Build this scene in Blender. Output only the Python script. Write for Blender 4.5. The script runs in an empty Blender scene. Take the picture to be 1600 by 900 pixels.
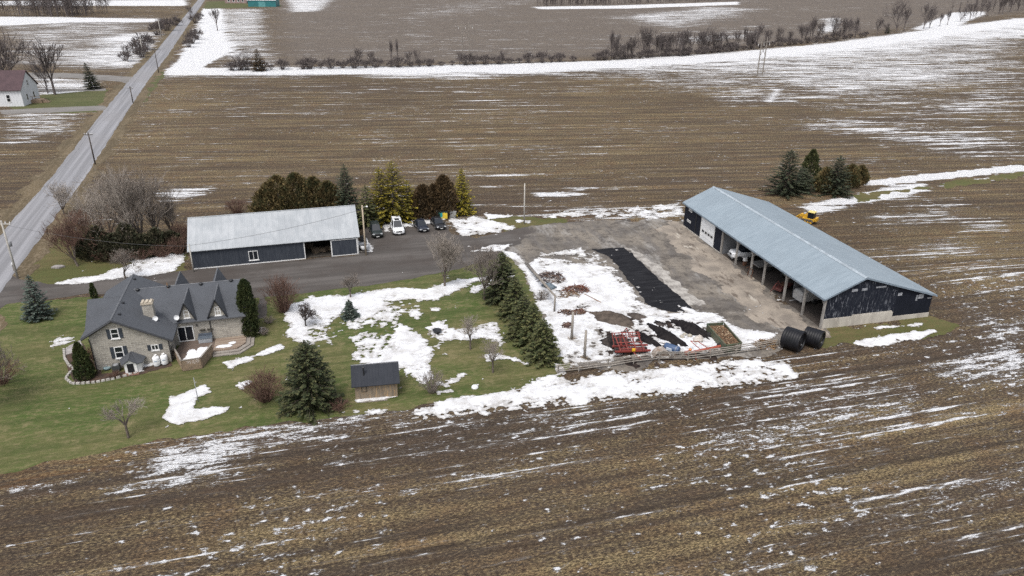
import bpy, math, random
import numpy as np
from math import sin, cos, pi, radians, degrees, atan2, sqrt
from mathutils import Matrix, Vector

# ------------------------------------------------------------------ camera, sky, sun, exposure
S = bpy.context.scene
COL = S.collection
CAM_H, FPX, TILT, ROLL = 42.0, 1150.0, radians(24.3), radians(0.4)
cam_data = bpy.data.cameras.new('camera')
cam = bpy.data.objects.new('camera', cam_data); COL.objects.link(cam)
cam_data.sensor_width = 36.0
cam_data.lens = 36.0 * FPX / 1600.0
cam_data.clip_start = 0.5
cam_data.clip_end = 6000.0
cam.matrix_world = Matrix.Translation((0, 0, CAM_H)) @ Matrix.Rotation(pi/2 - TILT, 4, 'X') @ Matrix.Rotation(ROLL, 4, 'Z')
S.camera = cam

SUN_EL, SUN_AZ = radians(62), radians(200)      # azimuth clockwise from +Y
world = bpy.data.worlds.new('World'); S.world = world
world.use_nodes = True
wn = world.node_tree; wn.nodes.clear()
sky = wn.nodes.new('ShaderNodeTexSky'); sky.sky_type = 'NISHITA'; sky.sun_disc = False
sky.sun_elevation = SUN_EL; sky.sun_rotation = SUN_AZ; sky.air_density = 1.0; sky.dust_density = 4.0; sky.ozone_density = 1.0
hs = wn.nodes.new('ShaderNodeHueSaturation'); hs.inputs['Saturation'].default_value = 0.38
bg = wn.nodes.new('ShaderNodeBackground'); bg.inputs['Strength'].default_value = 0.13
wo = wn.nodes.new('ShaderNodeOutputWorld')
wn.links.new(sky.outputs[0], hs.inputs['Color']); wn.links.new(hs.outputs[0], bg.inputs['Color']); wn.links.new(bg.outputs[0], wo.inputs['Surface'])
sun_data = bpy.data.lights.new('sun', 'SUN'); sun_data.energy = 1.1; sun_data.angle = radians(22); sun_data.color = (1.0, 0.965, 0.92)
sun = bpy.data.objects.new('sun', sun_data); COL.objects.link(sun)
sd = Vector((sin(SUN_AZ)*cos(SUN_EL), cos(SUN_AZ)*cos(SUN_EL), sin(SUN_EL)))
sun.rotation_euler = sd.to_track_quat('Z', 'Y').to_euler()
S.view_settings.view_transform = 'Standard'; S.view_settings.look = 'None'
S.view_settings.gamma = 1.0; S.view_settings.use_curve_mapping = False
S.view_settings.exposure = 0.74
S.cycles.max_bounces = 5; S.cycles.diffuse_bounces = 3; S.cycles.glossy_bounces = 2; S.cycles.transparent_max_bounces = 8
S.cycles.use_denoising = False

# ------------------------------------------------------------------ survey: where a photographed ground point lies
def G(x, y, z=0.0):
    a, b = x - 800.0, y - 450.0
    u = (a*cos(ROLL) + b*sin(ROLL))/FPX; v = (-a*sin(ROLL) + b*cos(ROLL))/FPX
    s, c = sin(TILT), cos(TILT); t = (CAM_H - z)/(s + v*c)
    return (t*u, t*(c - v*s))
def Gv(x, y, z=0.0):
    p = G(x, y, z); return Vector((p[0], p[1], z))
def height_of(base, top):
    p = G(*base); s, c = sin(TILT), cos(TILT); best, bh = 1e9, 0
    for k in range(1, 2000):
        h = k*0.02; X, Y, Z = p[0], p[1], h - CAM_H
        d = Y*c - Z*s; up = Y*s + Z*c; u, v = X/d*FPX, -up/d*FPX
        yy = 450 + u*sin(ROLL) + v*cos(ROLL)
        if abs(yy - top[1]) < best: best, bh = abs(yy - top[1]), h
    return bh

# ------------------------------------------------------------------ numpy noise and polygon fields
def _hash(ix, iy, seed):
    h = (ix.astype(np.int64)*374761393 + iy.astype(np.int64)*668265263 + seed*974634777) & 0x7fffffff
    h = ((h ^ (h >> 13))*1274126177) & 0x7fffffff
    h = (h ^ (h >> 16)) & 0xffff
    return h/65535.0
def vnoise(x, y, seed=0):
    ix, iy = np.floor(x), np.floor(y); fx, fy = x - ix, y - iy
    fx = fx*fx*(3 - 2*fx); fy = fy*fy*(3 - 2*fy)
    ix = ix.astype(np.int64); iy = iy.astype(np.int64)
    a, b = _hash(ix, iy, seed), _hash(ix+1, iy, seed)
    c, d = _hash(ix, iy+1, seed), _hash(ix+1, iy+1, seed)
    return (a*(1-fx) + b*fx)*(1-fy) + (c*(1-fx) + d*fx)*fy
def fbm(x, y, seed=0, octv=4, rough=0.55):
    t = 0; amp = 1; tot = 0
    for o in range(octv):
        t = t + amp*vnoise(x*2**o + 17.3*o, y*2**o + 5.1*o, seed + o); tot += amp; amp *= rough
    return t/tot
def sdpoly(poly, X, Y):
    """signed distance, positive inside; poly is a list of ground points"""
    P = np.array(poly, float); n = len(P)
    d = np.full(X.shape, 1e18); ins = np.zeros(X.shape, bool)
    for i in range(n):
        ax, ay = P[i]; bx, by = P[(i+1) % n]
        ex, ey = bx-ax, by-ay; wx, wy = X-ax, Y-ay
        t = np.clip((wx*ex + wy*ey)/(ex*ex + ey*ey + 1e-12), 0, 1)
        d = np.minimum(d, (wx - ex*t)**2 + (wy - ey*t)**2)
        cnd = ((ay > Y) != (by > Y)) & (X < ex*(Y - ay)/(ey if abs(ey) > 1e-9 else 1e-9) + ax)
        ins ^= cnd
    return np.where(ins, 1, -1)*np.sqrt(d)
def px_poly(pts): return [G(*p) for p in pts]

# ------------------------------------------------------------------ mesh from arrays
def mesh_arrays(name, V, faces_by_n):
    """faces_by_n: list of (m,k) int arrays"""
    me = bpy.data.meshes.new(name)
    V = np.asarray(V, np.float32)
    me.vertices.add(len(V)); me.vertices.foreach_set('co', V.ravel())
    faces_by_n = [f for f in faces_by_n if len(f)]
    nl = sum(f.size for f in faces_by_n); npoly = sum(len(f) for f in faces_by_n)
    me.loops.add(nl); me.polygons.add(npoly)
    me.loops.foreach_set('vertex_index', np.concatenate([f.ravel() for f in faces_by_n]).astype(np.int32))
    tot = np.concatenate([np.full(len(f), f.shape[1]) for f in faces_by_n]).astype(np.int32)
    st = np.concatenate([[0], np.cumsum(tot)[:-1]]).astype(np.int32)
    me.polygons.foreach_set('loop_start', st); me.polygons.foreach_set('loop_total', tot)
    me.update(calc_edges=True); me.validate()
    return me
def march(F, xs, ys, zfun=None):
    ny, nx = F.shape; N = nx*ny
    I = F > 0
    code = I[:-1, :-1]*1 + I[:-1, 1:]*2 + I[1:, 1:]*4 + I[1:, :-1]*8
    faces = []
    for c in range(1, 16):
        jj, ii = np.nonzero(code == c)
        if not len(jj): continue
        base = jj*nx + ii
        corners = [base, base+1, base+nx+1, base+nx]
        edges = [N + base, 2*N + base + 1, N + base + nx, 2*N + base]
        ins = [bool(c & 1), bool(c & 2), bool(c & 4), bool(c & 8)]
        cols = []
        for k in range(4):
            if ins[k]: cols.append(corners[k])
            if ins[k] != ins[(k+1) % 4]: cols.append(edges[k])
        if len(cols) >= 3: faces.append(np.stack(cols, 1))
    if not faces: return None
    allid = np.concatenate([f.ravel() for f in faces])
    uid, inv = np.unique(allid, return_inverse=True)
    kind = uid // N; loc = uid % N; j = loc // nx; i = loc % nx
    X = xs[i].astype(float); Y = ys[j].astype(float)
    Ff = F
    h = kind == 1; i2 = np.minimum(i+1, nx-1)
    f0 = Ff[j, i]; f1 = Ff[j, i2]; t = np.clip(f0/np.where(np.abs(f0-f1) < 1e-12, 1, f0-f1), 0, 1)
    X = np.where(h, X + t*(xs[i2]-xs[i]), X)
    v = kind == 2; j2 = np.minimum(j+1, ny-1)
    f1 = Ff[j2, i]; t = np.clip(f0/np.where(np.abs(f0-f1) < 1e-12, 1, f0-f1), 0, 1)
    Y = np.where(v, Y + t*(ys[j2]-ys[j]), Y)
    Z = np.zeros(len(X)) if zfun is None else zfun(X, Y, np.where(kind == 0, f0, 0))
    out = []; p = 0
    for f in faces:
        out.append(inv[p:p+f.size].reshape(f.shape)); p += f.size
    byk = {}
    for f in out: byk.setdefault(f.shape[1], []).append(f)
    return np.stack([X, Y, Z], 1), [np.concatenate(v) for v in byk.values()]

# ------------------------------------------------------------------ objects, tags
def tag(o, label=None, cat=None, group=None, kind=None):
    if label: o['label'] = label
    if cat: o['category'] = cat
    if group: o['group'] = group
    if kind: o['kind'] = kind
    return o
def thing(name, label, cat, loc=(0, 0, 0), rz=0.0, group=None, scale=1.0):
    o = bpy.data.objects.new(name, None); COL.objects.link(o)
    o.empty_display_size = 0.3
    o.location = (loc[0], loc[1], loc[2] if len(loc) > 2 else 0.0); o.rotation_euler = (0, 0, rz)
    o.scale = (scale,)*3
    return tag(o, label, cat, group)
def link(name, me, mat=None, parent=None, smooth=False):
    o = bpy.data.objects.new(name, me); COL.objects.link(o)
    if mat is not None and not me.materials: me.materials.append(mat)
    if parent is not None: o.parent = parent
    if smooth: me.shade_smooth()
    return o
class MB:
    """collects simple shapes into one mesh"""
    def __init__(s): s.v = []; s.f = []
    def add(s, vs, fs):
        n = len(s.v); s.v += [tuple(p) for p in vs]; s.f += [tuple(i+n for i in f) for f in fs]; return s
    def box(s, c, d, rz=0.0, M=None, taper=1.0):
        x, y, z = d[0]/2, d[1]/2, d[2]/2
        vs = [(-x,-y,-z),(x,-y,-z),(x,y,-z),(-x,y,-z),(-x*taper,-y*taper,z),(x*taper,-y*taper,z),(x*taper,y*taper,z),(-x*taper,y*taper,z)]
        R = M if M is not None else Matrix.Rotation(rz, 3, 'Z')
        vs = [R @ Vector(p) + Vector(c) for p in vs]
        return s.add(vs, [(3,2,1,0),(4,5,6,7),(0,1,5,4),(1,2,6,5),(2,3,7,6),(3,0,4,7)])
    def b2(s, x0, x1, y0, y1, z0, z1): return s.box(((x0+x1)/2,(y0+y1)/2,(z0+z1)/2),(abs(x1-x0),abs(y1-y0),abs(z1-z0)))
    def prism(s, poly, axis, a0, a1):
        """poly 2-D outline; axis 'x': poly=(y,z); 'y': poly=(x,z); 'z': poly=(x,y)"""
        def P(p, a): return (a, p[0], p[1]) if axis == 'x' else (p[0], a, p[1]) if axis == 'y' else (p[0], p[1], a)
        n = len(poly)
        vs = [P(p, a0) for p in poly] + [P(p, a1) for p in poly]
        fs = [tuple(range(n))[::-1], tuple(range(n, 2*n))] + [(i, (i+1) % n, n+(i+1) % n, n+i) for i in range(n)]
        return s.add(vs, fs)
    def tube(s, p0, p1, r0, r1=None, n=8, cap=True):
        p0, p1 = Vector(p0), Vector(p1); r1 = r0 if r1 is None else r1
        d = (p1-p0)
        if d.length < 1e-6: return s
        q = d.to_track_quat('Z', 'X').to_matrix()
        vs = []
        for p, r in ((p0, r0), (p1, r1)):
            for k in range(n):
                a = 2*pi*k/n; vs.append(p + q @ Vector((r*cos(a), r*sin(a), 0)))
        fs = [(k, (k+1) % n, n+(k+1) % n, n+k) for k in range(n)]
        if cap: fs += [tuple(range(n))[::-1], tuple(range(n, 2*n))]
        return s.add(vs, fs)
    def path(s, pts, r, n=6):
        for a, b in zip(pts[:-1], pts[1:]): s.tube(a, b, r, r, n)
        return s
    def lathe(s, prof, c=(0,0,0), n=16, M=None):
        """prof: list of (r,z)"""
        vs = []; m = len(prof)
        R = M if M is not None else Matrix.Identity(3)
        for r, z in prof:
            for k in range(n):
                a = 2*pi*k/n; vs.append(R @ Vector((r*cos(a), r*sin(a), z)) + Vector(c))
        fs = [(i*n+k, i*n+(k+1) % n, (i+1)*n+(k+1) % n, (i+1)*n+k) for i in range(m-1) for k in range(n)]
        fs += [tuple(range(n))[::-1], tuple(range((m-1)*n, m*n))]
        return s.add(vs, fs)
    def quad(s, a, b, c, d): return s.add([a, b, c, d], [(0,1,2,3)])
    def slab(s, pts, t, up=(0,0,1)):
        """thick plate: pts planar outline, thickness t along up"""
        n = len(pts); u = Vector(up)*t
        vs = [Vector(p) for p in pts] + [Vector(p)+u for p in pts]
        fs = [tuple(range(n))[::-1], tuple(range(n, 2*n))] + [(i, (i+1) % n, n+(i+1) % n, n+i) for i in range(n)]
        return s.add(vs, fs)
    def loft(s, rings, cap=True):
        n = len(rings[0]); vs = [p for r in rings for p in r]
        fs = [(i*n+k, i*n+(k+1) % n, (i+1)*n+(k+1) % n, (i+1)*n+k) for i in range(len(rings)-1) for k in range(n)]
        if cap: fs += [tuple(range(n))[::-1], tuple(range((len(rings)-1)*n, len(rings)*n))]
        return s.add(vs, fs)
    def mesh(s, name, fix=True):
        me = bpy.data.meshes.new(name); me.from_pydata(s.v, [], s.f); me.update()
        if fix and len(s.f) < 60000:
            import bmesh
            bm = bmesh.new(); bm.from_mesh(me); bmesh.ops.recalc_face_normals(bm, faces=bm.faces); bm.to_mesh(me); bm.free()
        return me
    def build(s, name, mat, parent=None, smooth=False, bevel=0.0):
        o = link(name, s.mesh(name), mat, parent, smooth)
        if bevel:
            b = o.modifiers.new('bevel', 'BEVEL'); b.width = bevel; b.segments = 2; b.limit_method = 'ANGLE'
        return o

# ------------------------------------------------------------------ materials
class NT:
    def __init__(s, name):
        s.m = bpy.data.materials.new(name); s.m.use_nodes = True; s.t = s.m.node_tree; s.t.nodes.clear()
        s.out = s.t.nodes.new('ShaderNodeOutputMaterial'); s.b = s.t.nodes.new('ShaderNodeBsdfPrincipled')
        s.t.links.new(s.b.outputs[0], s.out.inputs[0])
        s.tc = None
    def put(s, sock, v):
        if isinstance(v, bpy.types.NodeSocket): s.t.links.new(v, sock)
        elif isinstance(v, (tuple, list)) and sock.type == 'RGBA' and len(v) == 3: sock.default_value = (*v, 1)
        else: sock.default_value = v
    def node(s, typ, ins=None, **props):
        n = s.t.nodes.new(typ)
        for k, v in props.items(): setattr(n, k, v)
        for k, v in (ins or {}).items(): s.put(n.inputs[k], v)
        return n
    def obj(s):
        if s.tc is None: s.tc = s.node('ShaderNodeTexCoord')
        return s.tc.outputs['Object']
    def map(s, vec, scale=(1,1,1), rot=(0,0,0), loc=(0,0,0)):
        if tuple(rot) != (0,0,0) and tuple(scale) != (1,1,1): vec = s.map(vec, rot=rot); rot = (0,0,0)
        return s.node('ShaderNodeMapping', {'Vector': vec, 'Scale': scale, 'Rotation': rot, 'Location': loc}).outputs[0]
    def noise(s, vec, scale=1.0, detail=4, rough=0.55, dist=0.0):
        return s.node('ShaderNodeTexNoise', {'Vector': vec, 'Scale': scale, 'Detail': detail, 'Roughness': rough, 'Distortion': dist}).outputs[0]
    def math(s, op, a, b=0.0, c=0.0, clamp=False):
        n = s.node('ShaderNodeMath', operation=op, use_clamp=clamp); s.put(n.inputs[0], a); s.put(n.inputs[1], b)
        if len(n.inputs) > 2: s.put(n.inputs[2], c)
        return n.outputs[0]
    def ramp(s, v, lo, hi, a=0.0, b=1.0):
        return s.node('ShaderNodeMapRange', {'Value': v, 'From Min': lo, 'From Max': hi, 'To Min': a, 'To Max': b}, clamp=True, interpolation_type='SMOOTHSTEP').outputs[0]
    def mix(s, f, a, b):
        n = s.node('ShaderNodeMix', data_type='RGBA'); s.put(n.inputs[0], f); s.put(n.inputs[6], a); s.put(n.inputs[7], b); return n.outputs[2]
    def mixv(s, f, a, b):
        n = s.node('ShaderNodeMix', data_type='VECTOR'); s.put(n.inputs[0], f); s.put(n.inputs[4], a); s.put(n.inputs[5], b); return n.outputs[1]
    def attr(s, name): return s.node('ShaderNodeAttribute', attribute_name=name).outputs['Fac']
    def bump(s, h, strength=0.3, dist=0.05):
        n = s.node('ShaderNodeBump', {'Height': h, 'Strength': strength, 'Distance': dist}); s.t.links.new(n.outputs[0], s.b.inputs['Normal'])
    def fin(s, col, rough=0.8, metal=0.0, spec=None):
        s.put(s.b.inputs['Base Color'], col); s.put(s.b.inputs['Roughness'], rough); s.put(s.b.inputs['Metallic'], metal)
        if spec is not None: s.b.inputs['Specular IOR Level'].default_value = spec
        return s.m
def paint(name, c1, c2=None, scale=1.0, rough=0.6, stretch=(1,1,1), metal=0.0, bump=0.0, fine=None, spec=None):
    """two-tone noisy surface colour"""
    m = NT(name); c2 = c2 or tuple(x*0.72 for x in c1)
    v = m.map(m.obj(), stretch)
    n = m.noise(v, scale, 6, 0.62)
    col = m.mix(m.ramp(n, 0.34, 0.66), c1, c2)
    if fine is not None:
        n2 = m.noise(v, scale*fine, 3, 0.6); col = m.mix(m.ramp(n2, 0.45, 0.75, 0, 0.45), col, tuple(min(1, x*1.45) for x in c1))
    if bump: m.bump(m.noise(v, scale*3, 5, 0.65), bump, 0.04)
    return m.fin(col, rough, metal, spec)
def foliage(name, c1, c2, c3, scale=0.9):
    m = NT(name)
    rnd = m.node('ShaderNodeNewGeometry').outputs['Random Per Island']
    oi = m.node('ShaderNodeObjectInfo').outputs['Random']
    n = m.noise(m.obj(), scale, 3, 0.6)
    col = m.mix(m.ramp(n, 0.38, 0.62), c1, c2)
    col = m.mix(m.ramp(rnd, 0.55, 1.0, 0, 0.8), col, c3)
    h = m.node('ShaderNodeHueSaturation', {'Color': col, 'Value': m.math('MULTIPLY_ADD', oi, 0.35, 0.82)}).outputs[0]
    return m.fin(h, 0.75, spec=0.25)

# ================================================================== SETTING: ground sheet
ROW_NEAR, ROW_FAR = radians(15), radians(6)
def soft(X, Y, pts, w, val, out):
    P = px_poly(pts); xs = [p[0] for p in P]; ys = [p[1] for p in P]
    m = (X > min(xs)-2*w) & (X < max(xs)+2*w) & (Y > min(ys)-2*w) & (Y < max(ys)+2*w)
    if not m.any(): return
    d = sdpoly(P, X[m], Y[m]); k = np.clip(0.5 + d/(2*w), 0, 1)
    out[m] = out[m] + (val - out[m])*k
SNOW = [  # outline on the photograph, softness in metres, cover
    ([(270,107),(420,105),(640,104),(900,97),(1080,88),(1300,68),(1450,47),(1600,28),(1700,10),(1700,46),(1600,60),(1450,82),(1330,102),(1180,112),(1000,113),(900,117),(700,121),(430,119),(270,118)], 10, .56),
    ([(270,109),(420,107),(640,105),(900,98),(1080,89),(1300,69),(1450,48),(1600,29),(1600,35),(1450,58),(1300,78),(1080,98),(900,107),(640,113),(420,114),(270,116)], 5, .84),
    ([(1000,100),(1350,85),(1600,55),(1600,130),(1400,160),(1250,145),(1120,125)], 26, .505),
    ([(900,112),(1100,108),(1250,150),(1150,160),(1000,135)], 14, .46),
    ([(1290,185),(1420,195),(1600,208),(1600,245),(1480,240),(1360,215),(1260,200)], 11, .50),
    ([(1300,165),(1600,140),(1600,165),(1450,185)], 12, .47),
    ([(1198,158),(1213,139),(1219,140),(1205,158),(1240,157),(1240,159),(1198,160)], 1.6, .58),
    ([(838,302),(905,299),(908,306),(845,308)], 1.6, .60),
    ([(1352,284),(1420,276),(1600,258),(1600,266),(1440,282),(1352,290)], .6, .95),
    ([(1240,322),(1340,305),(1380,292),(1440,286),(1456,293),(1430,306),(1370,315),(1280,335)], 1.2, .62),
    ([(1456,290),(1600,268),(1600,274),(1480,292)], .5, .6),
    ([(1360,335),(1450,312),(1500,320),(1500,345),(1420,352),(1360,350)], 5, .49),
    ([(1430,378),(1500,372),(1515,395),(1440,398)], 4, .49),
    ([(1500,345),(1570,340),(1570,360),(1500,365)], 2, .49),
    ([(1500,468),(1535,488),(1570,505),(1600,500),(1600,575),(1545,565),(1500,578),(1548,540),(1535,505)], 2.5, .50),
    ([(1470,575),(1600,560),(1600,600),(1480,590)], 2, .47),
    ([(1080,650),(1380,598),(1450,630),(1250,725),(1050,745)], 5, .465),
    ([(1050,905),(1200,850),(1450,755),(1530,750),(1500,800),(1260,850),(1120,905)], 2.5, .455),
    ([(1500,760),(1600,725),(1600,760),(1520,790)], 2, .45),
    ([(640,655),(900,640),(1240,600),(1250,622),(900,665),(700,690),(540,705)], 3, .465),
    ([(200,760),(240,700),(330,680),(530,650),(600,640),(520,690),(400,700),(330,745)], 2.5, .515),
    ([(0,766),(60,757),(165,735),(165,745),(0,788)], 1.2, .525),
    ([(500,720),(1000,660),(1000,672),(520,735)], 1.5, .46),
    ([(420,790),(900,700),(900,725),(440,815)], 2, .44),
    ([(150,880),(560,800),(560,840),(180,905)], 3, .43),
    ([(230,380),(310,375),(330,382),(240,388)], 1, .5),
    ([(245,300),(330,290),(330,305),(250,318)], 1.5, .52),
    ([(1000,330),(1065,312),(1070,330),(1020,345)], 1.5, .55),
    ([(820,330),(1000,318),(1050,330),(900,345)], 2.5, .44),
    # the far side of the road and beyond the fence line
    ([(318,10),(345,14),(347,55),(372,76),(335,92),(305,108),(266,113),(285,92),(305,62),(316,35)], 2.5, .95),
    ([(340,14),(412,14),(415,40),(425,105),(352,106),(345,60)], 6, .50),
    ([(445,0),(520,0),(500,18),(455,20)], 6, .55),
    ([(0,28),(238,28),(226,60),(190,102),(100,96),(0,100)], 18, .475),
    ([(170,60),(235,50),(222,80),(195,105),(170,100)], 10, .62),
    ([(100,100),(200,60),(190,100),(140,112)], 10, .54),
    ([(0,26),(130,28),(240,30),(240,34),(120,34),(0,40)], 3, .95),
    ([(0,2),(285,0),(286,9),(0,8)], 6, .9),
    ([(0,178),(60,174),(130,176),(110,205),(60,222),(0,225)], 6, .50),
    ([(45,120),(160,125),(150,148),(60,150)], 3, .52),
    ([(950,28),(1100,10),(1190,14),(1060,45)], 15, .50),
    ([(835,11),(960,9),(1150,3),(1150,7),(980,13),(850,14)], 5, .95),
    ([(1430,46),(1490,20),(1535,18),(1535,22),(1480,44)], 4, .9),
    ([(1280,30),(1310,28),(1310,38),(1290,52)], 5, .7),
    ([(740,0),(850,0),(800,12),(640,30),(640,24)], 15, .42),
    ([(1040,60),(1190,40),(1180,58),(1060,70)], 6, .48),
    ([(900,60),(1000,50),(1300,30),(1300,40),(1000,62)], 12, .40),
]
STRAW = [
    ([(0,790),(500,690),(1000,650),(1000,690),(400,770),(0,860)], 4, .30),
    ([(100,905),(600,760),(1100,690),(1150,720),(640,830),(300,905)], 5, .75),
    ([(900,905),(1200,760),(1600,640),(1600,720),(1300,800),(1050,905)], 5, .75),
    ([(1200,700),(1600,600),(1600,640),(1250,740)], 4, .8),
    ([(1400,380),(1600,340),(1600,470),(1500,460)], 6, .75),
    ([(180,230),(900,150),(1300,200),(1200,230),(200,300)], 25, .62),
    ([(200,130),(330,130),(300,230),(190,240)], 10, .7),
]
RUST = [
    ([(-40,755),(0,742),(240,690),(480,657),(470,680),(300,715),(130,745),(0,785),(-40,800)], 1.2, .85),
    ([(1060,560),(1280,545),(1380,580),(1300,640),(1060,640)], 5, .45),
    ([(830,330),(1060,325),(1060,340),(830,350)], 2.5, .7),
    ([(1120,290),(1250,300),(1420,440),(1500,470),(1440,500),(1200,330)], 4, .5),
    ([(280,60),(320,40),(300,85),(262,112)], 5, .6),
]
DARK = [
    ([(0,810),(500,700),(1000,640),(1500,590),(1500,620),(1000,690),(480,760),(0,860)], 5, .7),
    ([(1000,760),(1600,650),(1600,690),(1000,830)], 5, .5),
]
TONE = [  # paler, greyer far fields, with distance haze put into the soil colour
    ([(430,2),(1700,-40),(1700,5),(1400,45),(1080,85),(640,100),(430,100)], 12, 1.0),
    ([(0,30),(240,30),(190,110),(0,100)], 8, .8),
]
def ground_grid(xs, ys):
    X, Y = np.meshgrid(xs, ys); nx, ny = len(xs), len(ys)
    snow = np.full(X.shape, .335) + .02*np.clip((Y-100)/30, 0, 1); straw = np.full(X.shape, .5); rust = np.full(X.shape, .2); dark = np.zeros(X.shape); tone = np.zeros(X.shape)
    snow += (fbm(X/45, Y/25, 3, 3) - .5)*.10; straw += (fbm(X/40, Y/14, 9, 3) - .5)*.5
    if Y.max() > 30:
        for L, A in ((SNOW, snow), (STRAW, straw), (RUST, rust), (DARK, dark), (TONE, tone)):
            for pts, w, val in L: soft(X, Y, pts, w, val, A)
    zone = np.clip((Y - 100)/30, 0, 1)
    idx = np.arange(nx*ny).reshape(ny, nx)
    F = np.stack([idx[:-1, :-1], idx[:-1, 1:], idx[1:, 1:], idx[1:, :-1]], -1).reshape(-1, 4)
    return np.stack([X.ravel(), Y.ravel(), np.zeros(nx*ny)], 1), F, [a.ravel() for a in (snow, straw, rust, dark, tone, zone)]
parts = [ground_grid(np.arange(-110, 130.1, .5), np.arange(24, 140.1, .5)),
         ground_grid(np.arange(-300, 320.1, 1.6), np.arange(140, 348.1, 1.6)),
         ground_grid(np.arange(-1020, 1020.1, 6), np.arange(348.1, 1302.2, 5.3)),
         ground_grid(np.arange(-1000, 1000.1, 20), np.arange(-116, 24.1, 20)),
         ground_grid(np.arange(-300, -109, 10), np.arange(24, 140.1, 5.8)), ground_grid(np.arange(130, 331, 10), np.arange(24, 140.1, 5.8)),
         ground_grid(np.arange(-1000, -299, 20), np.arange(24, 348.2, 16.2)), ground_grid(np.arange(320, 1001, 20), np.arange(24, 348.2, 16.2)),
         ground_grid(np.arange(-2000, 2001, 200), np.arange(1302, 2503, 200))]
Vs, Fs, As, off = [], [], [[] for _ in range(6)], 0
for V, F, A in parts:
    Vs.append(V); Fs.append(F + off); off += len(V)
    for k in range(6): As[k].append(A[k])
gm = mesh_arrays('ground', np.concatenate(Vs), [np.concatenate(Fs)])
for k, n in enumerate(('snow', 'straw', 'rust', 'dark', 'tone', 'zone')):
    gm.attributes.new(n, 'FLOAT', 'POINT').data.foreach_set('value', np.concatenate(As[k]).astype(np.float32))

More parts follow.
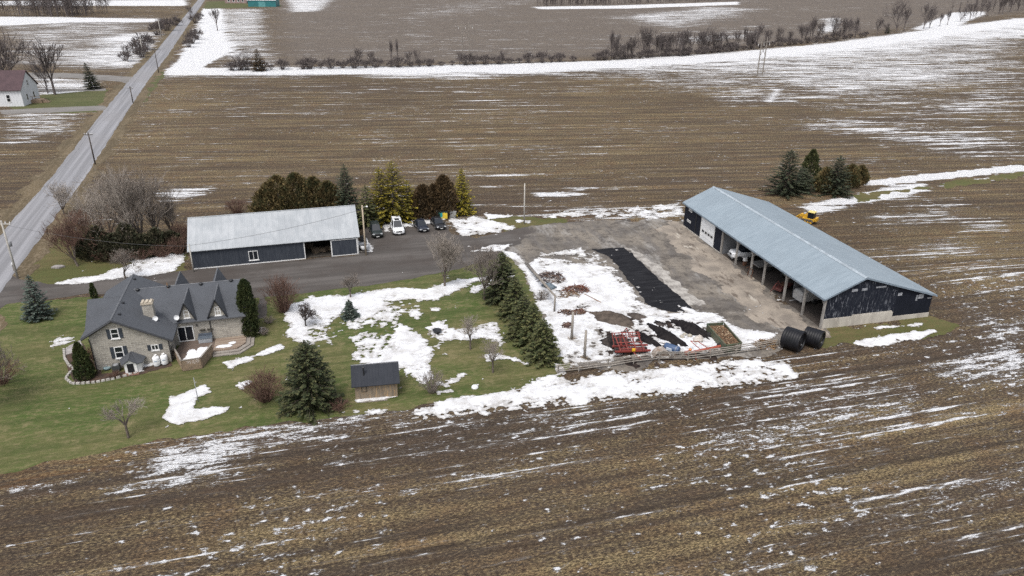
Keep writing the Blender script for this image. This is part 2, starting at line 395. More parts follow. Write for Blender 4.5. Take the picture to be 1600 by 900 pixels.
def ground_material():
    m = NT('ploughed soil with stubble and snow'); p = m.obj()
    zone = m.attr('zone')
    rc = m.mixv(zone, m.map(p, rot=(0,0,-ROW_NEAR)), m.map(p, rot=(0,0,-ROW_FAR)))
    along = m.map(rc, (.30, 1.5, 1)); rows = m.map(rc, (.035, .55, 1)); tex = m.map(rc, (1.0, 2.2, 1))
    n_row = m.noise(rows, 1.0, 4, .55)            # long bands along the rows
    n_al = m.noise(along, 1.0, 7, .66)            # broken streaks
    n_f = m.noise(tex, 2.6, 6, .78)                # clods and straw
    n_big = m.noise(m.map(rc, (.02, .06, 1)), 1.0, 4, .6)
    soil = m.mix(m.ramp(n_f, .35, .68), (.021,.0148,.0105), (.112,.086,.062))
    soil = m.mix(m.ramp(n_big, .35, .65, 0, .5), soil, (.066,.050,.039))
    soil = m.mix(m.math('MULTIPLY', m.attr('dark'), .55), soil, (.042,.032,.026))
    rust = m.mix(m.ramp(n_f, .4, .7), (.085,.045,.02), (.20,.115,.05))
    soil = m.mix(m.math('MULTIPLY', m.ramp(n_al, .42, .60), m.attr('rust')), soil, rust)
    # straw: bands of dry stubble flecks
    sv = m.math('ADD', m.math('MULTIPLY', n_f, .75), m.math('MULTIPLY', n_row, m.ramp(zone, 0, 1, .34, .36)))
    sv = m.math('ADD', sv, m.math('MULTIPLY', m.attr('straw'), .20))
    sm = m.ramp(sv, m.ramp(zone, 0, 1, .612, .612), m.ramp(zone, 0, 1, .77, .79), 0, .85)
    strawc = m.mix(m.ramp(m.noise(tex, 4.0, 3, .6), .40, .60), (.38,.285,.15), (.095,.075,.034)); strawc = m.mix(m.ramp(m.noise(p, .22, 4, .6), .45, .65, 0, .5), strawc, (.19,.105,.05))
    col = m.mix(sm, soil, strawc)
    ry = m.node('ShaderNodeSeparateXYZ', {'Vector': rc}).outputs[1]
    wob = m.math('MULTIPLY', m.noise(m.map(rc, (.03, .03, 1)), 1.0, 2, .5), .10)
    fr = m.math('FRACT', m.math('ADD', m.math('MULTIPLY', ry, 1/13.0), wob))
    tr = m.math('MAXIMUM', m.ramp(m.math('ABSOLUTE', m.math('SUBTRACT', fr, .42)), .022, .038, 1, 0), m.ramp(m.math('ABSOLUTE', m.math('SUBTRACT', fr, .58)), .022, .038, 1, 0))
    col = m.mix(m.math('MULTIPLY', m.math('MULTIPLY', tr, m.ramp(zone, 0, 1, .9, .45)), m.ramp(n_al, .35, .6, .15, .75)), col, (.040,.030,.023))
    rw = m.math('SINE', m.math('MULTIPLY', ry, 2*pi/1.5))
    col = m.mix(m.math('MULTIPLY', m.ramp(rw, .2, 1.0), m.ramp(n_al, .40, .62, 0, .45)), col, (.024,.017,.012))
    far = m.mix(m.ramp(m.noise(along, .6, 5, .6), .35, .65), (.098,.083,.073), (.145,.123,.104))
    col = m.mix(m.math('MULTIPLY', m.attr('tone'), .8), col, far)  # haze of distance mixed into the far soil colour
    # snow lying in the rows
    sn = m.math('ADD', m.math('MULTIPLY', n_al, .55), m.math('MULTIPLY', n_f, .45))
    n_af = m.math('ADD', m.math('MULTIPLY', m.noise(m.map(rc, (.045, .55, 1)), 1.0, 7, .68), .75), m.math('MULTIPLY', n_al, .25))
    sn = m.math('ADD', m.math('MULTIPLY', sn, m.ramp(zone, 0, 1, 1, .15)), m.math('MULTIPLY', n_af, m.ramp(zone, 0, 1, 0, .85)))
    sn = m.math('MULTIPLY_ADD', m.math('SUBTRACT', sn, .5), 1.3, .5)
    sn = m.math('ADD', sn, m.math('MULTIPLY', m.math('SUBTRACT', n_row, .5), .30))
    sn = m.math('ADD', sn, m.math('MULTIPLY', m.math('SUBTRACT', n_big, .5), .22))
    crumb = m.math('ADD', m.noise(m.map(rc, (.75, 1.25, 1)), 1.0, 5, .62), m.math('MULTIPLY', m.math('SUBTRACT', sv, .70), .38))
    crumb = m.math('ADD', crumb, m.math('MULTIPLY', m.math('SUBTRACT', m.noise(p, .06, 3, .5), .5), .30))
    lines = m.math('ADD', m.math('MULTIPLY', m.noise(m.map(rc, (.028, 1.9, 1)), 1.0, 2, .4), .55), m.math('MULTIPLY', m.noise(m.map(rc, (.35, 2.2, 1)), 1.0, 5, .65), .45))
    lines = m.math('ADD', lines, m.math('MULTIPLY', m.math('SUBTRACT', m.noise(p, .045, 3, .5), .5), .28))
    extra = m.math('MAXIMUM', m.math('SUBTRACT', crumb, m.ramp(zone, 0, 1, .635, .68)), m.math('SUBTRACT', lines, m.ramp(zone, 0, 1, .628, .65)))
    extra = m.math('ADD', extra, m.math('MULTIPLY', m.math('SUBTRACT', m.attr('snow'), .335), .35))
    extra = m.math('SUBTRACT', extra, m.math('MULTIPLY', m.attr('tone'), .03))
    sk = m.math('MAXIMUM', m.math('SUBTRACT', m.math('ADD', sn, m.attr('snow')), 1.0), extra)
    wet = m.ramp(sk, -.06, .01, 0, .40)
    col = m.mix(wet, col, (.20,.185,.17))
    smask = m.ramp(sk, -.004, .022)
    snowc = m.mix(m.ramp(m.noise(tex, 2.0, 5, .7), .38, .66), (.63,.64,.66), (.44,.43,.42))
    col = m.mix(smask, col, snowc)
    hgt = m.math('ADD', m.math('MULTIPLY', n_f, .9), m.math('MULTIPLY', smask, .25))
    hgt = m.math('ADD', hgt, m.math('MULTIPLY', n_al, .6))
    m.bump(hgt, .8, .22)
    return m.fin(col, .9, spec=.2)
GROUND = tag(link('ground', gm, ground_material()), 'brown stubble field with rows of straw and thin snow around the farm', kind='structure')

# ------------------------------------------------------------------ flat surfaces with ragged edges
def sheet(name, polys, z, mat, label=None, res=.4, amp=.8, freq=.6, kind='structure', seed=1, sub=None, zpx=True):
    PP = [px_poly(p) if zpx else p for p in polys]
    xs = [p[0] for P in PP for p in P]; ys = [p[1] for P in PP for p in P]
    gx = np.arange(min(xs)-2, max(xs)+2+res, res); gy = np.arange(min(ys)-2, max(ys)+2+res, res)
    X, Y = np.meshgrid(gx, gy); F = np.full(X.shape, -1e9)
    for P in PP: F = np.maximum(F, sdpoly(P, X, Y))
    F = np.clip(F, -5, 5) + amp*2*(fbm(X*freq, Y*freq, seed, 4) - .5)
    V, fs = march(F, gx, gy); V[:, 2] = z
    return tag(link(name, mesh_arrays(name, V, fs), mat), label, kind=kind)

def grass_material(name, c1, c2, c3, stripe_rot=.2, stripe=.5):
    m = NT(name); p = m.obj()
    n1 = m.noise(p, .09, 5, .6); n2 = m.noise(m.map(p, (1.2, 3.0, 1), (0,0,-stripe_rot)), .9, 6, .7); n3 = m.noise(p, 5.0, 4, .7)
    st = m.noise(m.map(p, (.04, .8, 1), (0,0,-stripe_rot)), 1.0, 3, .5)
    col = m.mix(m.ramp(n1, .38, .62), c1, c2)
    col = m.mix(m.ramp(n2, .42, .70, 0, .8), col, c3)
    col = m.mix(m.ramp(st, .40, .62, 0, stripe), col, tuple(x*.62 for x in c1))
    col = m.mix(m.ramp(n3, .45, .7, 0, .45), col, tuple(x*.5 for x in c2))
    n6 = m.noise(p, .33, 7, .75); col = m.mix(m.ramp(n6, .54, .66, 0, .6), col, c3); n7 = m.noise(p, 2.2, 6, .8)
    col = m.mix(m.ramp(n7, .58, .70, 0, .6), col, (.11,.065,.035)); col = m.mix(m.ramp(n7, .30, .42, .55, 0), col, tuple(x*.45 for x in c1))
    m.bump(n7, .5, .08)
    return m.fin(col, .9, spec=.2)
M_LAWN = grass_material('winter lawn', (.060,.090,.022), (.105,.103,.040), (.19,.158,.085), radians(15))
M_VERGE = grass_material('rough tan grass', (.125,.095,.055), (.085,.066,.038), (.23,.185,.13), radians(109), .5)
M_OLIVE = grass_material('olive grass', (.082,.084,.028), (.125,.10,.046), (.075,.095,.03), radians(10), .3)
sheet('lawn', [[(-250,790),(0,740),(130,715),(300,680),(480,657),(640,638),(700,628),(830,606),(872,588),(890,570),(872,528),(835,455),(815,415),(800,392),(700,415),(560,435),(300,462),(0,470),(-250,500)]],
      .006, M_LAWN, 'green and tan winter lawn around the stone house', res=.4, amp=.9, freq=.45)
sheet('grass_verge', [[(22,440),(40,398),(70,352),(115,345),(200,385),(292,392),(302,424),(100,446)], [(735,352),(760,335),(860,340),(905,347),(830,356),(790,362)],
      [(1284,520),(1300,512),(1452,496),(1490,508),(1470,524),(1390,534),(1300,542),(1225,554)],
      [(1330,306),(1400,296),(1470,290),(1390,303),(1340,318)], [(1460,287),(1600,270),(1600,277),(1480,294)]],
      .010, M_OLIVE, 'olive grass strip beside drive, road and open shed', res=.3, amp=2.0, freq=.4, seed=4)
sheet('far_grass', [[(20,152),(170,140),(168,175),(15,176)], [(300,3),(430,0),(440,10),(320,14)], [(215,122),(250,110),(258,118),(225,160)]],
      .010, grass_material('distant lawn', (.075,.088,.030), (.09,.09,.04), (.13,.12,.06)), 'small green lawn beside the white farmhouse over the road', res=1.0, amp=2, freq=.15, seed=8)
# road and verges
RD = [(-52,20),(-66,70),(-80.8,115),(-87.8,136.5),(-93.2,152.5),(-110.7,201.6),(-133.4,267),(-160.7,349),(-229,547),(-330,840),(-470,1250)]
def ribbon(pts, w0, w1=None):
    L, R = [], []
    for i, p in enumerate(pts):
        a = pts[max(0, i-1)]; b = pts[min(len(pts)-1, i+1)]
        d = Vector((b[0]-a[0], b[1]-a[1])).normalized(); n = Vector((-d.y, d.x))
        L.append((p[0]+n.x*w0, p[1]+n.y*w0)); R.append((p[0]-n.x*(w1 or w0), p[1]-n.y*(w1 or w0)))
    return L + R[::-1]
sheet('road_verge', [ribbon(RD, 6.2, 6.0)], .014, M_VERGE, 'tan grass and gravel verge along the country road', res=.8, amp=3.2, freq=.28, zpx=False, seed=5)
def asphalt(name, base, worn, streak, rot, sscale=(.03,1.2,1), patch=.15):
    m = NT(name); p = m.obj()
    n1 = m.noise(m.map(p, sscale, (0,0,-rot)), 1.0, 4, .55); n2 = m.noise(p, patch, 5, .6); n3 = m.noise(p, 6, 3, .6)
    col = m.mix(m.ramp(n1, .38, .64), base, worn); col = m.mix(m.ramp(n2, .42, .66, 0, .7), col, streak)
    col = m.mix(m.ramp(n3, .4, .75, 0, .25), col, tuple(x*.6 for x in base))
    m.bump(n3, .15, .02)
    return m.fin(col, .85, spec=.15)
M_ROAD = asphalt('worn grey road', (.19,.19,.20), (.27,.27,.285), (.22,.215,.22), radians(109), (.015,.9,1), .03)
M_DRIVE = asphalt('dark gravel drive', (.074,.067,.062), (.112,.102,.095), (.062,.052,.046), radians(16), (.05,.5,1))
roadV = ribbon(RD, 3.25)
sheet('road', [roadV], .030, M_ROAD, 'long straight grey country road running away to the horizon', res=.7, amp=.35, freq=.3, zpx=False, seed=6)
sheet('side_road', [[(0,113),(100,114),(205,120),(222,124),(210,134),(190,128),(100,121),(0,121)], [(0,172),(160,165),(175,172),(0,179)], [(40,139),(165,138),(165,142),(40,143)]], .022,
      asphalt('pale side road', (.17,.16,.15), (.22,.21,.2), (.14,.13,.12), 0), 'narrow grey side road joining the country road from the left', res=1.0, amp=.8, freq=.2)
sheet('driveway', [[(-30,500),(-5,440),(10,425),(32,436),(75,444),(160,437),(270,425),(301,421),(562,398),(572,388),(566,352),(620,344),(690,340),(706,365),(745,372),(835,352),(905,347),(985,342),(1000,360),(930,392),(820,390),(800,398),(700,424),(600,443),(470,459),(400,466),(300,470),(150,458),(80,467),(10,474)],
      [(404,455),(414,455),(416,495),(404,498)]],
      .018, M_DRIVE, 'dark grey drive curving past the long shed to the farmyard', res=.3, amp=.5, freq=.5, seed=7)
def yard_material():
    m = NT('farmyard gravel'); p = m.obj()
    a = m.map(p, (.9, .22, 1), (0,0,-radians(13)))
    n1 = m.noise(p, .10, 5, .62); n2 = m.noise(a, .8, 6, .68); n3 = m.noise(p, 3.0, 5, .7); n4 = m.noise(a, .25, 7, .75)
    col = m.mix(m.ramp(n1, .36, .64), (.105,.094,.083), (.20,.175,.145))
    col = m.mix(m.ramp(n2, .46, .62, 0, .7), col, (.115,.105,.098))
    col = m.mix(m.ramp(n4, .52, .62, 0, .55), col, (.30,.29,.275))
    n5 = m.noise(p, .5, 8, .82)
    col = m.mix(m.ramp(n5, .50, .58, 0, .75), col, (.062,.054,.048)); col = m.mix(m.ramp(n5, .34, .44, .7, 0), col, (.27,.25,.225))
    col = m.mix(m.ramp(n3, .5, .72, 0, .6), col, (.07,.062,.055))
    m.bump(n3, .3, .05)
    return m.fin(col, .88, spec=.25)
M_YARD = yard_material()
sheet('farmyard', [[(800,392),(835,354),(905,347),(1000,341),(1066,345),(1290,520),(1240,528),(1215,552),(1000,572),(905,577),(885,560),(870,528),(835,455),(815,415)]],
      .024, M_YARD, 'brown and grey gravel farmyard in front of the open shed', res=.25, amp=2.2, freq=.28, seed=9)
def apron_material():
    m = NT('worn concrete apron'); p = m.obj(); q = m.map(p, (1.0,.28,1), (0,0,-radians(13)))
    c = m.mix(m.ramp(m.noise(p, .35, 6, .65), .36, .64), (.29,.25,.205), (.185,.16,.135))
    c = m.mix(m.ramp(m.noise(q, .8, 7, .72), .53, .62, 0, .8), c, (.085,.066,.052))
    c = m.mix(m.ramp(m.noise(q, .45, 6, .7), .60, .66, 0, .8), c, (.42,.385,.33))
    c = m.mix(m.ramp(m.noise(p, 4, 4, .7), .52, .7, 0, .4), c, (.10,.085,.07))
    m.bump(m.noise(p, 3, 5, .7), .2, .04); return m.fin(c, .8, spec=.3)
M_APRON = apron_material()
sheet('concrete_apron', [[(1046,346),(1064,350),(1300,528),(1245,520),(1190,500),(1130,462),(1090,425),(1060,385),(1030,362)]], .030, M_APRON,
      'tan concrete strip along the front of the open shed', res=.2, amp=2.6, freq=.4, seed=11)
M_BLACK = asphalt('fresh black asphalt millings', (.008,.008,.010), (.020,.020,.023), (.012,.012,.014), radians(15), (.25,1.6,1), .5)
sheet('black_strip', [[(922,390),(975,387),(992,400),(1010,418),(1030,436),(1058,458),(1086,484),(1078,489),(1048,487),(1014,478),(990,448),(962,412),(945,398)]], .036, M_BLACK,
      'black strip of asphalt millings across the snowy yard', res=.2, amp=.45, freq=.8, seed=12)
sheet('dark_debris', [[(930,520),(960,500),(1000,485),(1060,490),(1090,498),(1120,520),(1125,552),(1060,562),(1000,562),(940,562)], [(842,428),(880,428),(888,450),(930,470),(930,500),(880,520),(860,470)]], .033,
      paint('dark debris', (.013,.011,.011), (.055,.040,.033), 1.2, .95, fine=5, spec=.1), 'dark crumbled debris under the yard snow', res=.2, amp=3.2, freq=.6, seed=15)
sheet('pale_concrete_strip', [[(978,388),(992,390),(1040,425),(1100,475),(1070,478),(1058,462),(1012,420)]], .033, paint('pale concrete', (.36,.34,.31), (.17,.155,.14), .7, .85, fine=5),
      'pale worn concrete strip beside the black millings', res=.25, amp=.9, freq=.7, seed=13)
sheet('planting_bed', [[(100,548),(128,535),(150,570),(160,584),(200,580),(270,560),(268,572),(215,586),(150,597),(118,597),(108,585)]], .030,
      paint('dark bark mulch', (.035,.024,.018), (.07,.04,.026), 1.5, .95, fine=5), 'dark mulch bed along the foot of the stone gable', res=.12, amp=.25, freq=1.2)
sheet('flagstone_path', [[(99,548),(108,540),(126,531),(130,545),(112,552),(103,555)]], .034, paint('grey flagstone', (.33,.31,.30), (.24,.22,.21), .8, .8), 'grey flagstone walk at the left corner of the stone house', res=.12, amp=.1, freq=1)

# ------------------------------------------------------------------ lying snow: thick ragged patches
SNOWPATCH = [  # outline, softness (m), cover
    ([(826,412),(850,398),(895,391),(930,396),(948,410),(972,440),(997,470),(1016,480),(1050,489),(1078,491),(1100,488),(1130,500),(1150,512),(1128,523),(1140,545),(1000,558),(892,571),(870,530),(845,470),(832,440)], .9, 1.15),
    ([(838,405),(900,390),(960,412),(920,420),(870,425)], 1.2, .62),
    ([(1060,478),(1135,500),(1160,515),(1205,522),(1212,542),(1130,552),(1120,520),(1090,500)], .6, 1.0),
    ([(484,464),(510,463),(560,460),(598,453),(633,451),(664,453),(720,437),(800,428),(720,448),(689,466),(647,473),(633,480),(622,494),(617,507),(636,513),(664,534),(675,561),(673,579),(664,600),(647,590),(622,580),(549,562),(561,543),(552,528),(570,522),(600,523),(604,512),(587,510),(549,512),(531,505),(563,493),(540,488),(526,502),(512,510),(526,533),(510,542),(458,535),(444,519),(461,507),(447,498),(451,479)], .7, 1.1),
    ([(640,480),(655,477),(668,495),(662,505),(645,500)], .6, .66),
    ([(672,482),(688,482),(688,487),(673,487)], .3, .9),
    ([(664,515),(676,502),(698,504),(700,514),(735,513),(758,500),(782,504),(787,515),(787,522),(789,538),(780,542),(760,529),(733,529),(698,533),(684,538)], .7, .80),
    ([(760,555),(782,553),(831,568),(827,573),(793,562),(761,564)], .4, 1.0),
    ([(649,640),(707,624),(764,617),(818,611),(835,595),(862,585),(885,592),(1000,580),(1180,562),(1225,572),(1247,592),(1100,608),(980,622),(890,632),(800,640),(700,652),(640,657)], .8, 1.05),
    ([(866,572),(880,568),(885,584),(868,590)], .5, .9),
    ([(1335,537),(1360,528),(1460,515),(1465,519),(1440,530),(1360,543)], .4, 1.0),
    ([(1365,512),(1440,505),(1440,508),(1370,516)], .3, .75),
    ([(78,444),(110,437),(160,430),(200,414),(240,404),(282,395),(287,405),(276,424),(200,435),(140,441),(100,446)], .6, 1.0),
    ([(185,408),(240,402),(282,394),(285,400),(220,414)], .6, .9),
    ([(254,655),(267,624),(290,615),(319,603),(329,613),(309,621),(303,639),(361,636),(354,644),(306,660),(280,663)], .35, 1.1),
    ([(370,603),(385,595),(397,592),(395,597),(378,608)], .3, .75), ([(366,632),(378,636),(385,643),(376,644)], .3, .7),
    ([(345,568),(370,560),(397,556),(396,562),(360,575)], .35, .9), ([(400,556),(425,542),(442,535),(442,545),(412,556)], .35, .95), ([(403,518),(410,508),(415,515),(408,525)], .3, 1.0),
    ([(622,354),(648,344),(668,333),(692,343),(682,351),(650,352),(634,356)], .8, 1.0), ([(598,352),(612,350),(608,362),(598,364)], .5, .75),
    ([(580,345),(600,340),(606,348),(590,352)], .6, .7),
    ([(700,345),(742,339),(770,346),(804,354),(800,359),(720,371),(712,358)], .6, .88),
    ([(757,335),(802,338),(765,343)], .4, .9), ([(805,344),(830,345),(828,350),(810,350)], .3, .8), ([(838,340),(870,336),(868,341)], .4, .7),
    ([(737,393),(770,382),(800,382),(786,392),(760,394)], .4, .95), ([(783,392),(804,395),(825,412),(842,440),(862,480),(885,540),(893,568),(880,568),(862,520),(835,462),(820,425),(800,405)], .5, 1.0),
    ([(565,374),(576,380),(583,388),(582,394),(570,396)], .4, .95),
    ([(730,455),(760,438),(806,430),(800,436),(740,458)], .5, .8),
    ([(668,605),(700,595),(722,585),(724,590),(700,605)], .5, .68), ([(680,612),(712,608),(712,613),(682,618)], .4, .75), ([(739,603),(746,602),(746,607),(740,607)], .2, 1.0),
    ([(690,555),(700,552),(700,560)], .3, .7), ([(70,520),(130,530),(128,540),(80,545)], .6, .47),
    ([(555,622),(615,617),(622,620),(560,630)], .25, .9), ([(530,645),(560,640),(620,640),(560,650)], .6, .7), ([(196,583),(224,577),(224,580),(205,588)], .2, .6),
    ([(218,571),(242,566),(242,570),(220,575)], .25, .9), ([(1180,540),(1215,533),(1218,545),(1190,549)], .4, .7),
    ([(860,338),(870,333),(930,328),(1060,318),(1066,324),(1000,338),(930,340)], .8, .58), ([(1000,336),(1066,326),(1066,336),(1010,344)], .6, .8),
]
SNOWHOLE = [
    ([(940,505),(1000,480),(1120,500),(1120,558),(930,568)], 1.6, .82), ([(1026,508),(1046,508),(1066,542),(1050,552),(1034,540)], .8, .66), ([(1060,500),(1086,500),(1108,532),(1090,538),(1066,520)], .8, .66), ([(940,528),(975,522),(1000,530),(1000,556),(942,556)], 1.0, .60),
    ([(840,425),(890,425),(885,465),(850,460)], 1.4, .72), ([(870,470),(940,470),(940,520),(875,515)], 1.5, .72), ([(880,520),(940,520),(935,568),(890,570)], 1.5, .66),
    ([(975,425),(1000,440),(1040,480),(1000,485),(985,460)], .9, .60), ([(940,398),(975,425),(995,460),(970,455),(940,420)], .8, .66), ([(830,400),(960,385),(960,412),(840,418)], 1.0, .60),
    ([(560,500),(640,480),(620,545),(560,545)], .5, .78), ([(600,470),(650,466),(625,510),(590,560),(560,560)], .35, .62), ([(520,500),(560,498),(560,545),(520,540)], .8, .58), ([(648,520),(680,520),(672,560),(655,560)], .9, .70), ([(560,540),(600,535),(600,565),(555,562)], .6, .66), ([(480,500),(520,505),(520,545),(470,545)], .7, .72), ([(530,515),(600,505),(600,525),(540,535)], .5, .5),
    ([(860,580),(1000,575),(1000,605),(860,612)], 1.5, .80), ([(640,645),(1240,585),(1250,600),(640,660)], .8, .62), ([(1120,560),(1250,570),(1250,600),(1120,605)], 1.2, .8),
    ([(640,470),(612,500),(588,530),(574,562),(578,562),(592,531),(616,501),(644,471)], .35, .40), ([(654,473),(624,504),(600,532),(590,560),(594,560),(604,533),(628,505),(658,474)], .35, .42), ([(470,478),(500,500),(520,540),(524,538),(504,498),(474,476)], .3, .5), ([(560,505),(600,480),(660,466),(662,469),(604,484),(562,509)], .3, .55),
]
def lay_snow():
    res = .13
    gx = np.arange(-78, 72, res); gy = np.arange(56, 132, res)
    X, Y = np.meshgrid(gx, gy); D = np.full(X.shape, -.2)
    for pts, w, val in SNOWPATCH:
        P = px_poly(pts); xs = [p[0] for p in P]; ys = [p[1] for p in P]
        i0, i1 = np.searchsorted(gx, [min(xs)-2*w, max(xs)+2*w]); j0, j1 = np.searchsorted(gy, [min(ys)-2*w, max(ys)+2*w])
        sl = (slice(j0, j1), slice(i0, i1))
        if D[sl].size == 0: continue
        d = sdpoly(P, X[sl], Y[sl]); D[sl] = np.maximum(D[sl], val*np.clip(.55 + d/(2*w), 0, 1))
    a = radians(15); U, W = X*cos(a) + Y*sin(a), -X*sin(a) + Y*cos(a)
    n = .45*fbm(X*.45, Y*.45, 21, 4, .62) + .30*fbm(U*.9, W*2.4, 22, 4, .7) + .25*fbm(X*2.6, Y*2.6, 23, 3, .7)
    for pts, w, val in SNOWHOLE:
        P = px_poly(pts); xs = [p[0] for p in P]; ys = [p[1] for p in P]
        i0, i1 = np.searchsorted(gx, [min(xs)-2*w, max(xs)+2*w]); j0, j1 = np.searchsorted(gy, [min(ys)-2*w, max(ys)+2*w])
        sl = (slice(j0, j1), slice(i0, i1)); k = np.clip(.5 + sdpoly(P, X[sl], Y[sl])/(2*w), 0, 1)
        D[sl] = np.where(D[sl] > val, D[sl] + (val - D[sl])*k, D[sl])
    F = D - .52 + (n - .5)*2.9
    h = np.clip(F, 0, .5)
    from_grid = lambda x, y: h[np.clip(np.round((y-gy[0])/res).astype(int), 0, len(gy)-1), np.clip(np.round((x-gx[0])/res).astype(int), 0, len(gx)-1)]
    V, fs = march(F, gx, gy, lambda x, y, f: .044 + .16*np.sqrt(np.clip(from_grid(x, y), 0, .5)))
    m = NT('melting snow'); p = m.obj()
    th = m.attr('thick'); nz = m.noise(p, 3.2, 5, .7)
    c = m.mix(m.ramp(m.noise(p, .45, 7, .72), .40, .66), (.64,.65,.67), (.47,.465,.46))
    c = m.mix(m.ramp(m.noise(m.map(p, (1,2,1), (0,0,-.26)), 1.3, 7, .8), .54, .70, 0, .85), c, (.30,.275,.25))
    c = m.mix(m.ramp(m.math('ADD', th, m.math('MULTIPLY', m.math('SUBTRACT', nz, .5), .9)), .02, .34, .70, 0), c, (.30,.285,.265))
    m.bump(m.noise(p, 1.1, 4, .6), .55, .2)
    me = mesh_arrays('snow', V, fs); me.attributes.new('thick', 'FLOAT', 'POINT').data.foreach_set('value', from_grid(V[:, 0], V[:, 1]).astype(np.float32))
    return tag(link('snow', me, m.fin(c, .75, spec=.25), smooth=True), 'ragged melting white snow lying over lawn, drive edges and yard', kind='stuff')
lay_snow()

# ================================================================== BUILDINGS
def basis(ex, n):
    ex, n = Vector(ex).normalized(), Vector(n).normalized()
    return Matrix((ex, n, Vector((0,0,1)))).transposed()
def bars(mb, O, ex, n, rects, d0, d1):
    """rects (x0,x1,z0,z1) on a wall plane; depth from d0 to d1 along n"""
    B = basis(ex, n); O = Vector(O)
    for x0, x1, z0, z1 in rects:
        c = O + B @ Vector(((x0+x1)/2, (d0+d1)/2, (z0+z1)/2)); mb.box(c, (x1-x0, d1-d0, z1-z0), M=B)
    return mb
M_WHITE = paint('white painted wood', (.74,.74,.73), (.62,.62,.61), 2.0, .5)
M_GLASS = NT('dark window glass'); M_GLASS.put(M_GLASS.b.inputs['Specular IOR Level'], .7); M_GLASS = M_GLASS.fin((.012,.015,.02), .08)
M_SHUT = paint('slate blue shutter', (.045,.055,.07), (.03,.036,.045), 3, .6)
M_BLACK_T = paint('black trim', (.018,.019,.022), None, 3, .5)
M_DOOR = paint('white overhead door', (.76,.77,.78), (.68,.69,.70), 1.5, .5)
def window(parent, O, ex, n, w, h, mullions=(), rails=(), shutter=0.0, frame=M_WHITE, fw=.09, sill=True):
    r = [(-w/2, w/2, 0, fw), (-w/2, w/2, h-fw, h), (-w/2, -w/2+fw, fw, h-fw), (w/2-fw, w/2, fw, h-fw)]
    r += [(x*w-.035, x*w+.035, fw, h-fw) for x in mullions]
    f = bars(MB(), O, ex, n, r, .0, .06).build('window', frame, parent)
    g = MB(); bars(g, O, ex, n, [(-w/2+fw, x1, z0, z1) for x1, z0, z1 in ((w/2-fw, fw, h-fw),)], .0, .025); g.build('pane', M_GLASS, f)
    if rails: bars(MB(), O, ex, n, [(-w/2+fw, w/2-fw, z*h-.04, z*h+.04) for z in rails], .026, .058).build('meeting_rail', frame, f)
    if sill: bars(MB(), O, ex, n, [(-w/2-.08, w/2+.08, -.09, -.003)], 0, .11).build('sill', frame, f)
    if shutter:
        for sgn in (-1, 1):
            c = sgn*(w/2 + shutter/2 + .02)
            mb = bars(MB(), O, ex, n, [(c-shutter/2, c+shutter/2, 0, h)], 0, .035)
            bars(mb, O, ex, n, [(c-shutter/2+.04, c+shutter/2-.04, .06+k*h/9, .06+k*h/9+h/14) for k in range(8)], .036, .05)
            mb.build('shutter', M_SHUT, parent)
    return f
def stone_material():
    m = NT('tan fieldstone'); p = m.obj()
    s = m.node('ShaderNodeSeparateXYZ', {'Vector': p}).outputs
    q = m.node('ShaderNodeCombineXYZ', {'X': m.math('ADD', s[0], s[1]), 'Y': s[2], 'Z': 0.0}).outputs[0]
    d = m.node('ShaderNodeTexNoise', {'Vector': q, 'Scale': 2.2, 'Detail': 3.0}).outputs[1]
    q2 = m.mixv(.06, q, d)
    br = m.node('ShaderNodeTexBrick', {'Vector': q2, 'Color1': (.40,.37,.315,1), 'Color2': (.25,.23,.20,1), 'Mortar': (.46,.44,.40,1), 'Scale': 1.0, 'Mortar Size': .022, 'Brick Width': .62, 'Row Height': .235, 'Bias': .1})
    n = m.noise(q, 1.4, 5, .65)
    c = m.mix(m.ramp(n, .36, .66, 0, .6), br.outputs[0], (.32,.30,.265))
    c = m.mix(m.ramp(m.noise(q, 5, 4, .7), .52, .70, 0, .6), c, (.13,.115,.095))
    m.bump(br.outputs[1], .5, .03)
    return m.fin(c, .9, spec=.2)
M_STONE = stone_material()
def shingle_material(name, c1, c2):
    m = NT(name); p = m.obj()
    s = m.node('ShaderNodeSeparateXYZ', {'Vector': p}).outputs
    q = m.node('ShaderNodeCombineXYZ', {'X': m.math('ADD', s[0], s[1]), 'Y': m.math('MULTIPLY', s[2], 2.0), 'Z': 0.0}).outputs[0]
    br = m.node('ShaderNodeTexBrick', {'Vector': q, 'Color1': (*c1,1), 'Color2': (*c2,1), 'Mortar': tuple(x*.7 for x in c2)+(1,), 'Mortar Size': .012, 'Brick Width': .32, 'Row Height': .28})
    c = m.mix(m.ramp(m.noise(p, .6, 5, .65), .35, .65, 0, .55), br.outputs[0], tuple(x*1.3 for x in c1))
    c = m.mix(m.ramp(m.noise(p, 5, 3, .6), .5, .75, 0, .35), c, tuple(x*.6 for x in c2))
    m.bump(br.outputs[1], .25, .015)
    return m.fin(c, .85, spec=.3)
M_SHINGLE = shingle_material('charcoal shingle', (.063,.068,.077), (.078,.083,.093))
M_GUTTER = paint('black gutter metal', (.02,.021,.024), None, 4, .4)

